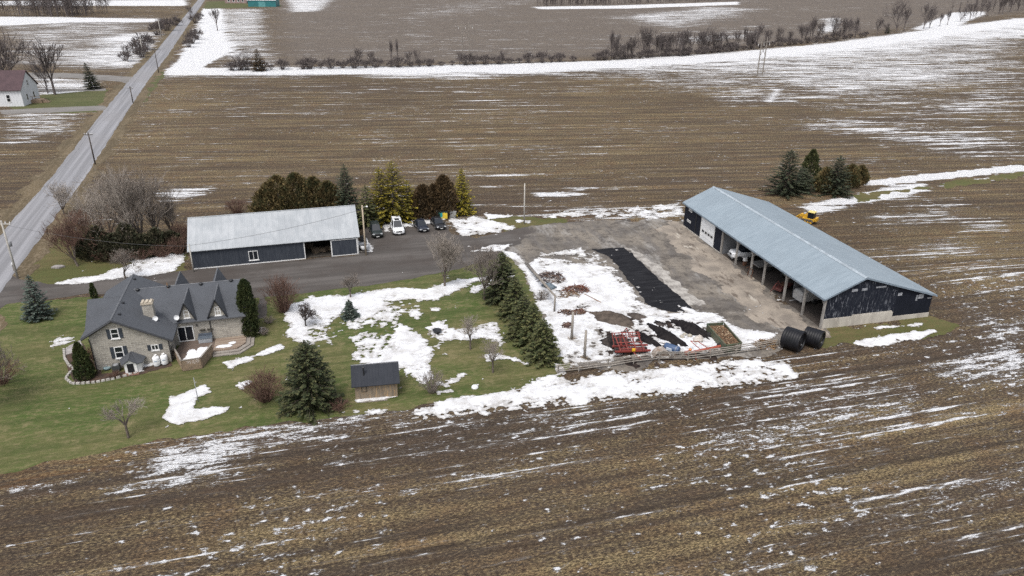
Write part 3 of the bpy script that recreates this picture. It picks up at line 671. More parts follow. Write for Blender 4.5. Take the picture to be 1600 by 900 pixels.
def metal_roof(name, c1, c2, rib_axis, pitch, rust=None, rough=.5, spec=.4, rib=.2):
    m = NT(name); p = m.obj(); s = m.node('ShaderNodeSeparateXYZ', {'Vector': p}).outputs
    x = m.math('MULTIPLY', s[rib_axis], 2*pi/pitch); w = m.math('SINE', x)
    sc = (1.3, .08, 1) if rib_axis == 0 else (.08, 1.3, 1)
    n = m.noise(m.map(p, sc), 1.0, 5, .6); n2 = m.noise(p, .25, 5, .65)
    sheets = m.math('FRACT', m.math('MULTIPLY', s[rib_axis], 1/.9))
    c = m.mix(m.ramp(n, .34, .66), c1, c2)
    c = m.mix(m.ramp(n2, .4, .68, 0, .5), c, tuple(v*.86 for v in c2))
    c = m.mix(m.ramp(sheets, .93, .97, 0, .30), c, tuple(v*.55 for v in c2))
    c = m.mix(m.ramp(w, .80, .99, 0, .22), c, tuple(min(1, v*1.25) for v in c1))
    if rust: c = m.mix(m.ramp(m.noise(m.map(p, sc), 1.7, 6, .7), .62, .74, 0, .5), c, rust)
    m.bump(m.ramp(w, .55, .98), rib, .02)
    return m.fin(c, rough, spec=spec)
def siding(name, c1, c2, wear=None, wear_lo=.56, board=.2):
    m = NT(name); p = m.obj(); s = m.node('ShaderNodeSeparateXYZ', {'Vector': p}).outputs
    h = m.math('ADD', s[0], s[1]); f = m.math('FRACT', m.math('MULTIPLY', h, 1/board))
    q = m.node('ShaderNodeCombineXYZ', {'X': m.math('MULTIPLY', h, 3.0), 'Y': m.math('MULTIPLY', s[2], .45), 'Z': 0.0}).outputs[0]
    n = m.noise(q, 1.0, 6, .65)
    c = m.mix(m.ramp(n, .35, .65), c1, c2)
    if wear:
        n2 = m.noise(q, 1.9, 6, .72); n3 = m.noise(p, .35, 3, .5)
        c = m.mix(m.math('MULTIPLY', m.ramp(n2, wear_lo, wear_lo+.10), m.ramp(n3, .36, .56, .15, 1)), c, wear)
    c = m.mix(m.ramp(f, .90, .96, 0, .7), c, tuple(v*.5 for v in c1))
    m.bump(m.ramp(f, .86, .96), .4, .02)
    return m.fin(c, .8, spec=.15)
def gutter_line(mb, a, b, r=.05): return mb.tube(a, b, r, r, 6)

# ------------------------------------------------------------------ long pale-roofed shed beside the drive
def long_shed():
    L, D, E, R = 23.85, 10.4, 3.0, 6.1
    t = thing('drive_shed', 'long charcoal board shed with a pale ribbed metal roof and open doorway beside the drive', 'shed', (-46.52, 98.8), radians(15.95))
    M_SIDE = siding('charcoal board siding', (.036,.042,.054), (.054,.061,.074), (.075,.08,.09), .58, .3)
    M_RF = metal_roof('pale galvanised roof', (.355,.372,.387), (.285,.305,.322), 0, .30, None)
    w = MB(); T = .18
    for x0, x1 in ((0, 15.95), (19.75, L)): w.b2(x0, x1, 0, T, -.2, E)
    w.b2(15.95, 19.75, 0, T, 2.72, E)
    w.b2(0, L, D-T, D, -.2, E)
    gable = [(T, -.2), (D-T, -.2), (D-T, E), (D/2, R-.12), (T, E)]
    w.prism(gable, 'x', 0, T); w.prism(gable, 'x', L-T, L)
    w.build('wall', M_SIDE, t)
    ov, oe = .30, .32; sl = (R-E)/(D/2); th = .07
    rf = MB()
    for sgn in (0, 1):
        y0, y1 = (-ov, D/2) if sgn == 0 else (D+ov, D/2); z0 = E - ov*sl
        rf.add([(-oe,y0,z0),(L+oe,y0,z0),(L+oe,y1,R),(-oe,y1,R),(-oe,y0,z0+th),(L+oe,y0,z0+th),(L+oe,y1,R+th),(-oe,y1,R+th)],
               [(3,2,1,0),(4,5,6,7),(0,1,5,4),(1,2,6,5),(2,3,7,6),(3,0,4,7)])
    rf.build('roof', M_RF, t)
    MB().tube((-oe, D/2, R+.08), (L+oe, D/2, R+.08), .09, .09, 6).build('ridge_cap', M_RF, t)
    tr = MB()
    tr.b2(-.02,.14,-.035,-.003,0,E-.12); tr.b2(L-.14,L+.02,-.035,-.003,0,E-.12)
    tr.b2(15.83,15.95,-.04,-.003,0,2.72); tr.b2(19.75,19.85,-.04,-.003,0,2.62)
    tr.b2(0.16,15.8,-.045,-.003,0,.14); tr.b2(0.16,L-.16,-.03,-.003,E-.26,E-.14)
    tr.b2(L+.003,L+.04,0,.2,0,E-.2)
    tr.build('white_trim', M_WHITE, t)
    d = MB(); d.b2(19.86,23.66,-.12,-.06,.05,2.62); door = d.build('sliding_door', M_SIDE, t)
    e = MB()
    for r in ((19.80,19.92,.04,2.66),(23.60,23.74,.04,2.66),(19.93,23.59,.04,.15),(19.93,23.59,2.55,2.66)): bars(e, (0,-.12,0), (1,0,0), (0,-1,0), [r], .001, .03)
    e.build('door_frame', M_WHITE, door)
    MB().b2(15.6,23.9,-.10,-.04,2.68,2.76).build('door_track', M_GUTTER, t)
    window(t, (8.55, 0, .6), (1,0,0), (0,-1,0), 1.34, 1.46, mullions=(0,), sill=True)
    MB().b2(.3,L-.3,.3,D-.3,.045,.06).build('floor_slab', paint('dirt shed floor', (.07,.06,.05), (.045,.038,.03), 1, .95), t)
    h = MB(); random.seed(5)
    ML = paint('stored lumber', (.16,.12,.08), (.08,.06,.045), 2, .9)
    for k in range(5): tag(MB().box((0,0,0), (.7, random.uniform(.6,1.4), random.uniform(.4,.8)), random.uniform(0,1)).build('stored_lumber', ML, t)).location = (16.5+k*.75+random.uniform(-.2,.2), 3.0+random.uniform(-1,2.5), .45)
    return t
long_shed()

# ------------------------------------------------------------------ open-fronted machine shed
BARN = ((38.31, 81.38), radians(13.45))
def machine_shed():
    W, L, E, R, RU, E2, o = 15.6, 39.0, 4.3, 6.51, 4.99, 3.18, .41
    t = thing('machine_shed', 'very long black open-front machine shed with blue-grey metal roof and white overhead door', 'machine shed', BARN[0], BARN[1])
    M_RF = metal_roof('blue grey steel roof', (.240,.288,.325), (.21,.256,.292), 1, .30)
    M_B = siding('black board siding', (.011,.013,.021), (.017,.019,.028), None, .5, .25)
    M_BW = siding('weathered black boards', (.010,.012,.020), (.016,.019,.028), (.20,.21,.235), .53, .25)
    M_TIN = metal_roof('grey tin lining', (.19,.195,.205), (.14,.145,.155), 1, .25)
    M_POST = paint('grey timber post', (.30,.285,.265), (.19,.175,.16), 3, .85, (1,1,.3))
    M_CONC = paint('stained concrete footing', (.44,.41,.36), (.30,.275,.24), .8, .9, (1,1,.25), fine=4)
    zr = lambda u: E + (R-E)*(u/RU) if u <= RU else R + (E2-R)*(u-RU)/(W-RU)
    # roof
    sl1, sl2 = (R-E)/RU, (R-E2)/(W-RU); th = .09; oe = .32
    rf = MB()
    for (u0, z0, u1, z1) in ((-o, E-o*sl1, RU, R), (W+.4, E2-.4*sl2, RU, R)):
        rf.add([(u0,-oe,z0),(u0,L+oe,z0),(u1,L+oe,z1),(u1,-oe,z1),(u0,-oe,z0+th),(u0,L+oe,z0+th),(u1,L+oe,z1+th),(u1,-oe,z1+th)],
               [(3,2,1,0),(4,5,6,7),(0,1,5,4),(1,2,6,5),(2,3,7,6),(3,0,4,7)])
    rf.build('roof', M_RF, t)
    MB().prism([(RU-.28, R+.00), (RU, R+.13), (RU+.28, R+.02), (RU, R+.16)], 'y', -oe-.02, L+oe+.02).build('ridge_cap', paint('pale ridge cap', (.35,.40,.44), None, 1, .4), t)
    fs = MB()
    for (u0, z0, u1, z1) in ((-o, E-o*sl1, RU, R), (RU, R, W+.4, E2-.4*sl2)):
        fs.add([(u0,-oe-.03,z0-.14),(u1,-oe-.03,z1-.14),(u1,-oe-.03,z1+th),(u0,-oe-.03,z0+th),(u0,-oe-.003,z0-.14),(u1,-oe-.003,z1-.14),(u1,-oe-.003,z1+th),(u0,-oe-.003,z0+th)],
               [(3,2,1,0),(4,5,6,7),(0,1,5,4),(1,2,6,5),(2,3,7,6),(3,0,4,7)])
    fs.b2(-o-.035,-o-.003,-oe,L+oe,E-o*sl1-.16,E-o*sl1+.05)
    fs.build('fascia', paint('blue grey fascia', (.20,.25,.30), None, 2, .5), t)
    # walls
    T = .16; V0, VD0, VD1 = 25.75, 28.25, 32.85
    w = MB()
    w.b2(0,T,V0,VD0,.12,E); w.b2(0,T,VD1,L,.12,E); w.b2(0,T,VD0,VD1,3.72,E)
    w.prism([(T,0),(W-T,0),(W-T,E2-.05),(RU,R-.1),(T,E-.05)], 'y', L-T, L)
    w.b2(W-T,W,0,L,-.2,E2)
    w.build('wall', M_B, t)
    MB().prism([(.05,.3),(10.15,.3),(10.15,zr(10.15)-.05),(RU,R-.06),(.05,E-.06)], 'y', 0, T).build('gable_boards', M_BW, t)
    MB().prism([(10.155,.3),(W-.01,.3),(W-.01,E2-.04),(10.155,zr(10.155)-.05)], 'y', .004, T).build('gable_door', siding('black painted doors', (.008,.010,.016), (.012,.014,.022), None, .5, .3), t)
    for q in ((-.06,10.1,-.10,-.004,-.2,1.30), (10.12,W+.05,-.07,-.004,-.2,.62), (4.2,9.9,-.07,-.004,1.303,1.48), (-.08,-.003,V0,VD0-.02,-.1,.16), (-.08,-.003,VD1+.02,L,-.1,.2)):
        MB().b2(*q).build('footing', M_CONC, t)
    MP = paint('bare grey board', (.36,.37,.39), (.16,.17,.19), 3, .8)
    for u0,u1,z0,z1 in ((3.45,4.25,4.68,5.02),(4.85,5.62,4.70,5.02),(6.86,8.3,4.86,5.06),(10.3,10.9,3.46,3.86),(13.1,13.35,2.5,3.3),(13.45,14.2,2.75,3.35),(14.9,15.45,2.62,2.78)):
        bars(MB(), (0,0,0), (1,0,0), (0,-1,0), [(u0,u1,z0,z1)], .0, .022).build('pale_patch', MP, t)
    for z0, z1, v0, v1 in ((3.22,3.66,36.35,37.5),(1.32,1.72,36.45,37.75)):
        window(t, (0,(v0+v1)/2,z0), (0,-1,0), (-1,0,0), v1-v0, z1-z0, mullions=(-.12,.14), sill=False)
    d = MB(); d.b2(-.02,.05,VD0+.14,VD1-.14,.1,3.66); door = d.build('overhead_door', M_DOOR, t)
    MB().add(*(lambda q: (q.v, q.f))(bars(MB(), (-.02,0,0), (0,-1,0), (-1,0,0), [(-VD1+.5+k*.98, -VD1+.5+k*.98+.72, 1.42, 1.78) for k in range(4)], .001, .02))).build('door_window', M_GLASS, door)
    bars(MB(), (-.02,0,0), (0,-1,0), (-1,0,0), [(-VD1+.15, -VD0-.15, z, z+.025) for z in (.7,1.3,1.95,2.55,3.1)], .001, .012).build('door_seam', paint('door seam', (.45,.46,.47), None, 2, .6), door)
    bars(MB(), (0,0,0), (0,-1,0), (-1,0,0), [(-VD1,-VD1+.14,.1,3.72),(-VD0-.14,-VD0,.1,3.72),(-VD1+.15,-VD0-.15,3.6,3.72)], .001, .06).build('door_frame', M_WHITE, t)
    MB().b2(-.06,-.01,34.55,34.7,.2,E-.2).build('corner_board', M_BLACK_T, t)
    for v in (V0-.01, 9.6):
        MB().prism([(T+.02,0),(W-T-.02,0),(W-T-.02,E2-.15),(RU,R-.25),(T+.02,E-.15)] if v > 20 else [(2.2,0),(W-T-.02,0),(W-T-.02,E2-.15),(RU,R-.25),(2.2,4.9)], 'y', v-.1, v).build('partition', M_TIN, t)
    for v in (-.02, 3.95, 8.25, 13.5, 16.85, 21.15, 25.68):
        p = MB().b2(-.13,.11,v-.12,v+.12,-.2,4.12)
        if v < 25:
            if v > 0: p.tube((0,v-.1,3.2),(0,v-1.0,4.08),.07,.07,5)
            p.tube((0,v+.1,3.2),(0,v+1.0,4.08),.07,.07,5)
        p.build('post', M_POST, t)
    b = MB(); b.b2(-.09,.09,-.1,25.6,4.10,4.26); b.build('lintel_beam', M_POST, t)
    rr = MB()
    for k in range(26):
        v = .4 + k*1.0
        rr.tube((0.15,v,E-.12),(RU,v,R-.16),.06,.06,4); rr.tube((RU,v,R-.16),(W-.2,v,E2-.12),.06,.06,4)
    rr.build('rafter', M_POST, t)
    for v in (8.2, 16.8, 21.1): MB().b2(7.9,8.1,v,v+.2,-.1,5.4).build('inner_post', M_POST, t)
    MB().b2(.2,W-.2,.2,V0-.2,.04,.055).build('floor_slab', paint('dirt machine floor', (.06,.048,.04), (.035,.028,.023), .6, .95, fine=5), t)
machine_shed()

# ------------------------------------------------------------------ stone house
HO = ((-45.68, 70.11), radians(15.3))
def stone_house():
    t = thing('stone_house', 'tan stone house with charcoal shingle roof, steep pointed dormers and a stone chimney', 'house', HO[0], HO[1])
    wz = lambda u: 5.97-.30 - .566*abs(u-2.6)
    w = MB()
    w.prism([(0,-.3),(7.65,-.3),(7.65,wz(7.65)-.02),(2.6,wz(2.6)),(0,wz(0)-.02)], 'y', 0, 12.2)
    w.prism([(3.9,-.28),(13.0,-.28),(13.0,3.12),(8.45,5.42),(3.9,3.12)], 'x', 3.0, 15.45)
    w.prism([(3.2,-.27),(8.8,-.27),(8.8,3.9),(6.0,5.6),(3.2,3.9)], 'x', -.35, 2.0)
    dorm = ((12.66, 1.06, 5.5), (9.32, .98, 5.45)); bdorm = ((12.2, 1.06, 5.55), (7.75, 1.0, 5.5))
    for u, hw, zp in dorm: w.prism([(u-hw+.12, 2.9), (u+hw-.12, 2.9), (u+hw-.12, 3.3), (u, zp-.26), (u-hw+.12, 3.3)], 'y', 3.87, 6.5)
    for u, hw, zp in bdorm: w.prism([(u-hw+.12, 2.9), (u+hw-.12, 2.9), (u+hw-.12, 3.3), (u, zp-.26), (u-hw+.12, 3.3)], 'y', 10.5, 13.04)
    w.build('wall', M_STONE, t)
    # roofs
    def plate(pts, th=.12):
        n = (Vector(pts[1])-Vector(pts[0])).cross(Vector(pts[2])-Vector(pts[0])).normalized()
        if n.z < 0: n = -n
        return pts, th, n
    rf = MB()
    ridge = 5.97; zl = ridge - .566*3.3; zr_ = ridge - .566*5.63
    for pts in ([(-.7,-.35,zl),(2.6,-.35,ridge),(2.6,12.5,ridge),(-.7,12.5,zl)], [(2.6,-.35,ridge),(8.23,-.35,zr_),(8.23,3.86,zr_),(6.9,12.5,ridge-.566*4.3),(2.6,12.5,ridge)]):
        rf.slab(*plate(pts, .12)[:2], up=plate(pts)[2])
    wing = rf
    mr = 5.65; e = .38; ms = (mr-3.2)/4.55; ze = 3.2 - e*ms
    # main wing: front slope starts beyond the gabled wing
    for pts in ([(5.9,3.9-e,ze+.0),(15.85,3.9-e,ze),(15.85,8.45,mr),(3.0,8.45,mr),(3.0,7.6,mr-.85*ms)], [(3.0,8.45,mr),(15.85,8.45,mr),(15.85,13+e,ze),(5.5,13+e,ze),(3.0,12.0,ze+(1.0+e)*ms)]):
        q = plate(pts); rf.slab(q[0], .11, up=q[2])
    # cross gable on the far left
    for v0 in (2.75, 9.25):
        z0 = 5.95 - .68*3.25
        q = plate([(-1.05,v0,z0),(2.3,v0,z0),(2.3,6.0,5.95),(-1.05,6.0,5.95)]); rf.slab(q[0], .10, up=q[2])
    for (u, hw, zp), v0, v1 in ((dorm[0],3.6,8.4),(dorm[1],3.6,8.4),(bdorm[0],13.3,8.5),(bdorm[1],13.3,8.5)):
        sl = (zp-3.25)/hw
        for sgn in (-1, 1):
            q = plate([(u,v0,zp),(u,v1,zp),(u+sgn*(hw+.06),v1,zp-sl*(hw+.06)),(u+sgn*(hw+.06),v0,zp-sl*(hw+.06))]); rf.slab(q[0], .09, up=q[2])
    roof = rf.build('roof', M_SHINGLE, t)
    rc = MB(); rc.tube((2.6,-.36,ridge+.10),(2.6,12.5,ridge+.10),.10,.10,5); rc.tube((3.3,8.45,mr+.09),(15.85,8.45,mr+.09),.09,.09,5)
    for (u, hw, zp), v0, v1 in ((dorm[0],3.58,8.4),(dorm[1],3.58,8.4),(bdorm[0],13.3,8.5),(bdorm[1],13.3,8.5)): rc.tube((u,v0,zp+.06),(u,v1,zp+.06),.075,.075,5)
    rc.build('ridge_cap', paint('grey ridge shingle', (.13,.135,.145), (.085,.09,.10), 2, .8), roof)
    # black verge boards on the gables
    vb = MB()
    for a, b in (((-.7,-.37,zl-.05),(2.6,-.37,ridge-.05)), ((2.6,-.37,ridge-.05),(8.23,-.37,zr_-.05))): vb.tube(a, b, .10, .10, 4)
    for u, hw, zp in dorm:
        for sgn in (-1, 1): vb.tube((u,3.58,zp-.06),(u+sgn*(hw+.03),3.58,3.2),.085,.085,4)
    vb.tube((-.72,-.3,zl),(-.72,12.4,zl),.07,.07,5); vb.tube((8.25,-.3,zr_),(8.25,3.4,zr_),.07,.07,5); vb.tube((8.6,3.5,ze),(15.85,3.5,ze),.06,.06,5)
    vb.build('gutter', M_GUTTER, t)
    for q in ([(-.06,-.06,3.95),(.02,-.1,3.5),(.02,-.1,.05)], [(7.74,-.06,2.7),(7.74,-.06,.05)], [(11.55,3.78,3.1),(11.7,3.8,2.8),(11.7,3.8,.5)]): MB().path(q,.055,6).build('downpipe', M_GUTTER, t)
    # windows of the gable and the front
    X, N = (1,0,0), (0,-1,0)
    window(t, (2.60,0,3.68), X, N, .82, 1.18, rails=(.5,), shutter=.36)
    window(t, (2.60,0,1.24), X, N, .90, 1.42, rails=(.5,), shutter=.38)
    window(t, (6.26,0,1.72), X, N, .78, .70, mullions=(0,), shutter=.36)
    window(t, (9.36,3.9,3.45), X, N, .62, 1.0, rails=(.5,)); window(t, (12.76,3.9,3.38), X, N, .66, 1.12, rails=(.5,), mullions=(0,))
    pd = window(t, (8.9,3.9,.46), X, N, 1.75, 1.95, mullions=(0,), fw=.1, sill=False); pd.name = 'patio_door'
    window(t, (0,2.0,1.2), (0,-1,0), (-1,0,0), .9, 1.3, rails=(.5,)); window(t, (15.45,6.4,1.2), (0,1,0), (1,0,0), .9, 1.4, rails=(.5,)); window(t, (15.45,10.4,1.2), (0,1,0), (1,0,0), .9, 1.4, rails=(.5,))
    for k in range(2):
        fb = MB().b2(10.75+k*.85-.3,10.75+k*.85+.3,3.72,3.89,1.62,1.78); fb.build('window_box', paint('dark planter', (.05,.045,.035), None, 4, .9), t)
    MB().b2(10.2,10.32,3.76,3.89,2.25,2.5).build('wall_lamp', M_BLACK_T, t)
    # chimney
    c = MB().b2(5.05,6.15,3.1,3.95,3.4,5.95); ch = c.build('chimney', M_STONE, t)
    cp = MB().b2(4.97,6.23,3.02,4.03,5.955,6.12)
    for k in range(3): cp.b2(5.02+k*.43,5.02+k*.43+.26,3.06,3.99,6.123,6.24)
    cp.build('chimney_cap', paint('pale cap stone', (.46,.41,.33), (.33,.28,.22), 3, .9), ch)
    MB().b2(4.9,6.3,2.98,4.0,4.02,4.10).build('flashing', M_BLACK_T, ch)
    # roof vents, stack, dish
    for u, v, z in ((3.75,8.2,5.63),(7.1,8.3,5.66),(10.75,8.2,5.63),(14.2,8.3,5.66)):
        MB().lathe([(.15,-.15),(.15,.10),(.24,.12),(.24,.2),(.1,.3),(.01,.31)], (u,v,z), 10).build('roof_vent', M_BLACK_T, t)
    for u, v in ((2.95,4.3),(3.1,1.4),(2.95,11.2)): MB().box((u,v,ridge-.566*abs(u-2.6)+.2), (.26,.34,.16)).build('roof_vent', M_BLACK_T, t)
    MB().tube((7.05,8.2,5.6),(7.05,8.2,6.3),.05,.05,8).build('flue_pipe', paint('rusty flue', (.30,.17,.08), (.18,.1,.05), 5, .8), t)
    Md = paint('pale dish', (.66,.67,.68), None, 2, .4)
    for u, v, z in ((8.35,3.45,3.55),(6.25,2.9,3.95)):
        MB().lathe([(.02,0),(.18,.05),(.30,.14),(.29,.15),(.17,.07),(.02,.03)], (u,v,z+.25), 14, Matrix.Rotation(radians(60), 3, 'X')).tube((u,v+.1,z-.2),(u,v+.02,z+.25),.03,.03,6).build('satellite_dish', Md, t)
stone_house()
def hp(u, v, z=0.0):   # a point in the house's own frame
    a = HO[1]; return (HO[0][0] + u*cos(a) - v*sin(a), HO[0][1] + u*sin(a) + v*cos(a), z)
# cellar entrance: little white gabled porch
def cellar_entry():
    t = thing('cellar_entry', 'small white cellar entry hut with charcoal hipped roof against the stone gable', 'cellar entry', hp(3.8, 0), HO[1])
    MB().prism([(-1.0,0),(-.55,-1.55),(.55,-1.55),(1.0,-1.2),(1.0,-.03),(-1.0,-.03)], 'z', 0, 1.12).build('wall', M_WHITE, t)
    f = MB().prism([(-.62,0),(.62,0),(.62,1.15),(0,1.62),(-.62,1.15)], 'y', -1.60, -1.553); f.build('front_panel', M_WHITE, t)
    MB().b2(-.33,.33,-1.63,-1.603,.05,1.2).build('door', paint('dark doorway', (.008,.009,.012), None, 3, .6), t)
    r = MB(); A = (0,-1.8,1.72); B = (0,-.03,1.85)
    r.slab([(-1.35,-.03,1.05),(-.78,-1.8,1.15),A,B], .07, (-.4,0,.9)); r.slab([(1.35,-.03,1.05),(1.2,-1.3,1.02),(.78,-1.8,1.15),A,B], .07, (.4,0,.9))
    r.build('roof', M_SHINGLE, t)
    MB().b2(-.8,.8,-2.1,-1.64,.03,.10).build('doorstep', paint('reddish paver', (.20,.10,.065), (.15,.09,.07), 3, .9), t)
cellar_entry()
def propane(u, v, lab):
    t = thing('propane_tank', lab, 'gas tank', hp(u, v), HO[1], 'upright white propane tanks')
    MB().lathe([(.2,.04),(.34,.10),(.38,.22),(.38,1.0),(.34,1.14),(.22,1.23),(.13,1.25)], (0,0,0), 20).build('body', paint('white tank paint', (.80,.81,.82), (.7,.71,.72), 3, .4), t, True)
    MB().lathe([(.15,1.24),(.15,1.40),(.13,1.41),(.13,1.27)], (0,0,0), 14).build('collar', M_WHITE, t, True)
    MB().lathe([(.28,0),(.28,.06),(.2,.06)], (0,0,0), 14).build('foot_ring', M_GUTTER, t)
    bars(MB(), (0,-.385,.72), (1,0,0), (0,-1,0), [(-.14,.14,0,.09)], .0, .01).build('label_band', paint('blue grey band', (.25,.33,.45), None, 3, .5), t)
propane(6.22, -.55, 'upright white propane tank nearer the cellar entry'); propane(7.02, -.42, 'upright white propane tank nearer the wooden deck')
M_CEDAR = paint('weathered cedar boards', (.25,.18,.12), (.18,.135,.095), 1.5, .85, (1,1,3), fine=4)
M_GREYWOOD = paint('grey weathered boards', (.27,.245,.215), (.17,.15,.13), 1.2, .9, (1,3,1), fine=5)
M_DECKTOP = paint('reddish brown deck planks', (.135,.095,.073), (.10,.078,.064), .8, .85, (.3,6,1))
def deck():
    t = thing('wooden_deck', 'brown wooden deck with slatted railing and long grey steps, patched with snow', 'deck', hp(0, 0), HO[1])
    out1 = [(7.8,1.3),(9.15,-2.55),(11.1,-2.4),(12.0,.6),(12.0,3.84),(8.3,3.84)]
    MB().prism(out1, 'z', .05, .42).build('platform', M_DECKTOP, t)
    MB().prism([(12.02,.75),(14.6,.78),(15.5,1.95),(15.5,3.84),(12.02,3.84)], 'z', .05, .415).build('platform', paint('pale worn planks', (.27,.22,.17), (.17,.12,.09), .8, .9, (.3,5,1)), t)
    for k, (d, z) in enumerate(((.42,.28),(.84,.14))):
        MB().prism([(12.02,.75-d),(14.8+d*.2,.76-d),(15.55+d,1.85-d*.3),(15.55+d,3.7),(15.52,3.7),(15.52,1.94),(14.61,.77),(12.02,.74)], 'z', .02, z).build('step', M_GREYWOOD, t)
    pts = [(7.8,1.3),(9.15,-2.55),(11.1,-2.4),(12.0,.6)]
    for a, b in zip(pts[:-1], pts[1:]):
        A, B = Vector((*a, 0)), Vector((*b, 0)); ex = (B-A).normalized(); n = Vector((ex.y, -ex.x, 0)); Lr = (B-A).length
        mb = bars(MB(), A + n*.02, ex, n, [(0, Lr, .06+k*.145, .06+k*.145+.115) for k in range(9)], .0, .03)
        mb.build('railing', M_CEDAR, t)
        bars(MB(), A, ex, n, [(-.05, Lr+.05, 1.36, 1.41)], -.08, .10).build('handrail', M_GREYWOOD, t)
        for x in (0.06, Lr/2, Lr-.06): bars(MB(), A, ex, n, [(x-.05, x+.05, .03, 1.355)], -.10, .017).build('post', M_CEDAR, t)
    sn = MB(); random.seed(2)
    MS = paint('deck snow', (.80,.81,.83), (.68,.68,.69), 1.5, .75)
    def blob(cx, cy, rx, ry, z, h, seed):
        random.seed(seed); N = 22; ring = [(cx+rx*cos(2*pi*k/N)*random.uniform(.78,1.12), cy+ry*sin(2*pi*k/N)*random.uniform(.78,1.12)) for k in range(N)]
        m = MB(); m.loft([[(x,y,z) for x,y in ring], [(cx+(x-cx)*.88,cy+(y-cy)*.88,z+h*.8) for x,y in ring], [(cx+(x-cx)*.5,cy+(y-cy)*.5,z+h) for x,y in ring]]); return m
    for a in ((10.2,-.6,1.25,1.55,.42,.16,1),(10.9,.9,.9,1.1,.42,.12,2),(9.7,.9,.55,.9,.42,.08,3)): sn.add(*(lambda q: (q.v, q.f))(blob(*a)))
    sn.add(*(lambda q: (q.v, q.f))(blob(13.2,1.55,1.0,.38,.416,.09,4))); sn.add(*(lambda q: (q.v, q.f))(blob(14.0,2.2,.45,.3,.416,.07,5)))
    tag(sn.build('deck_snow', MS, None, True), 'slumped white snow lying on the wooden deck', 'snow patch').matrix_world = Matrix.Translation(hp(0,0)) @ Matrix.Rotation(HO[1], 4, 'Z')
deck()
def hot_box():
    t = thing('deck_box', 'grey lidded storage bench on the deck under the window boxes', 'storage box', hp(11.0, 3.25, .425), HO[1])
    MB().b2(-.75,.75,-.35,.35,0,.55).build('body', paint('light grey resin', (.36,.38,.40), None, 2, .5), t, bevel=.03)
    MB().b2(-.8,.8,-.40,.40,.555,.64).build('lid', paint('slate resin lid', (.10,.12,.145), None, 2, .45), t, bevel=.03)
    MB().b2(-.75,.75,.3,.42,.645,.95).build('back_panel', paint('slate back', (.085,.10,.125), None, 2, .45), t, bevel=.02)
hot_box()
# stone edging of the bed
def edging():
    t = MB(); random.seed(3)
    pts = [Gv(*p) for p in ((100,546),(101,560),(108,572),(117,577),(108,585),(103,592),(112,600),(126,600),(150,598),(180,592),(200,587),(216,583))]
    for a, b in zip(pts[:-1], pts[1:]):
        n = max(1, int((b-a).length/.42))
        for k in range(n):
            p = a.lerp(b, (k+.5)/n); t.box((p.x, p.y, .10), (.42*random.uniform(.8,1), .26, .22), atan2((b-a).y, (b-a).x)+random.uniform(-.1,.1), taper=.85)
    tag(t.build('bed_edging', paint('pale edging stone', (.42,.40,.37), (.27,.25,.23), 3, .9), None), 'curved border of pale stone blocks round the mulch bed', 'garden border')
edging()

# ------------------------------------------------------------------ weathered plank shed
def plank_shed():
    t = thing('plank_shed', 'small grey weathered plank shed with black ribbed metal roof at the field edge', 'shed', (-16.05, 64.47), radians(10.5))
    M_PL = siding('weathered grey planks', (.25,.20,.145), (.15,.125,.10), (.36,.24,.13), .50, .16)
    W, D, E, R = 4.3, 3.4, 1.95, 3.15
    w = MB(); w.b2(0,W,0,.1,-.1,E); w.b2(0,W,D-.1,D,-.1,E)
    for x in (0, W-.1): w.prism([(.1,-.1),(D-.1,-.1),(D-.1,E),(D/2,R-.1),(.1,E)], 'x', x, x+.1)
    w.build('wall', M_PL, t)
    rf = MB(); sl = (R-E)/(D/2); o = .3
    for sgn in (0, 1):
        y0, y1 = (-o, D/2) if sgn == 0 else (D+o, D/2); z0 = E-o*sl
        rf.slab([(-.3,y0,z0),(W+.3,y0,z0),(W+.3,y1,R),(-.3,y1,R)], .06)
    roof = rf.build('roof', metal_roof('black ribbed steel', (.020,.023,.030), (.028,.031,.039), 0, .30, None, .6, .15, .5), t)
    MB().tube((-.3,D/2,R+.07),(W+.3,D/2,R+.07),.08,.08,6).build('ridge_cap', paint('grey cap', (.16,.165,.18), None, 2, .4), roof)
    MB().tube((1.0,.75,2.4),(1.0,.75,3.35),.085,.085,10).lathe([(.14,0),(.14,.08),(.02,.16)], (1.0,.75,3.36), 10).build('stovepipe', M_GUTTER, t)
    bars(MB(), (.95,0,.95), (1,0,0), (0,-1,0), [(-.28,.28,0,.05),(-.28,.28,.6,.65),(-.28,-.22,.05,.6),(.22,.28,.05,.6)], 0, .03).build('hatch', M_GUTTER, t)
    bars(MB(), (.6,0,0), (1,0,0), (0,-1,0), [(0,2.6,.02,.1)], .25, .55).build('doorstep', M_GREYWOOD, t)
plank_shed()

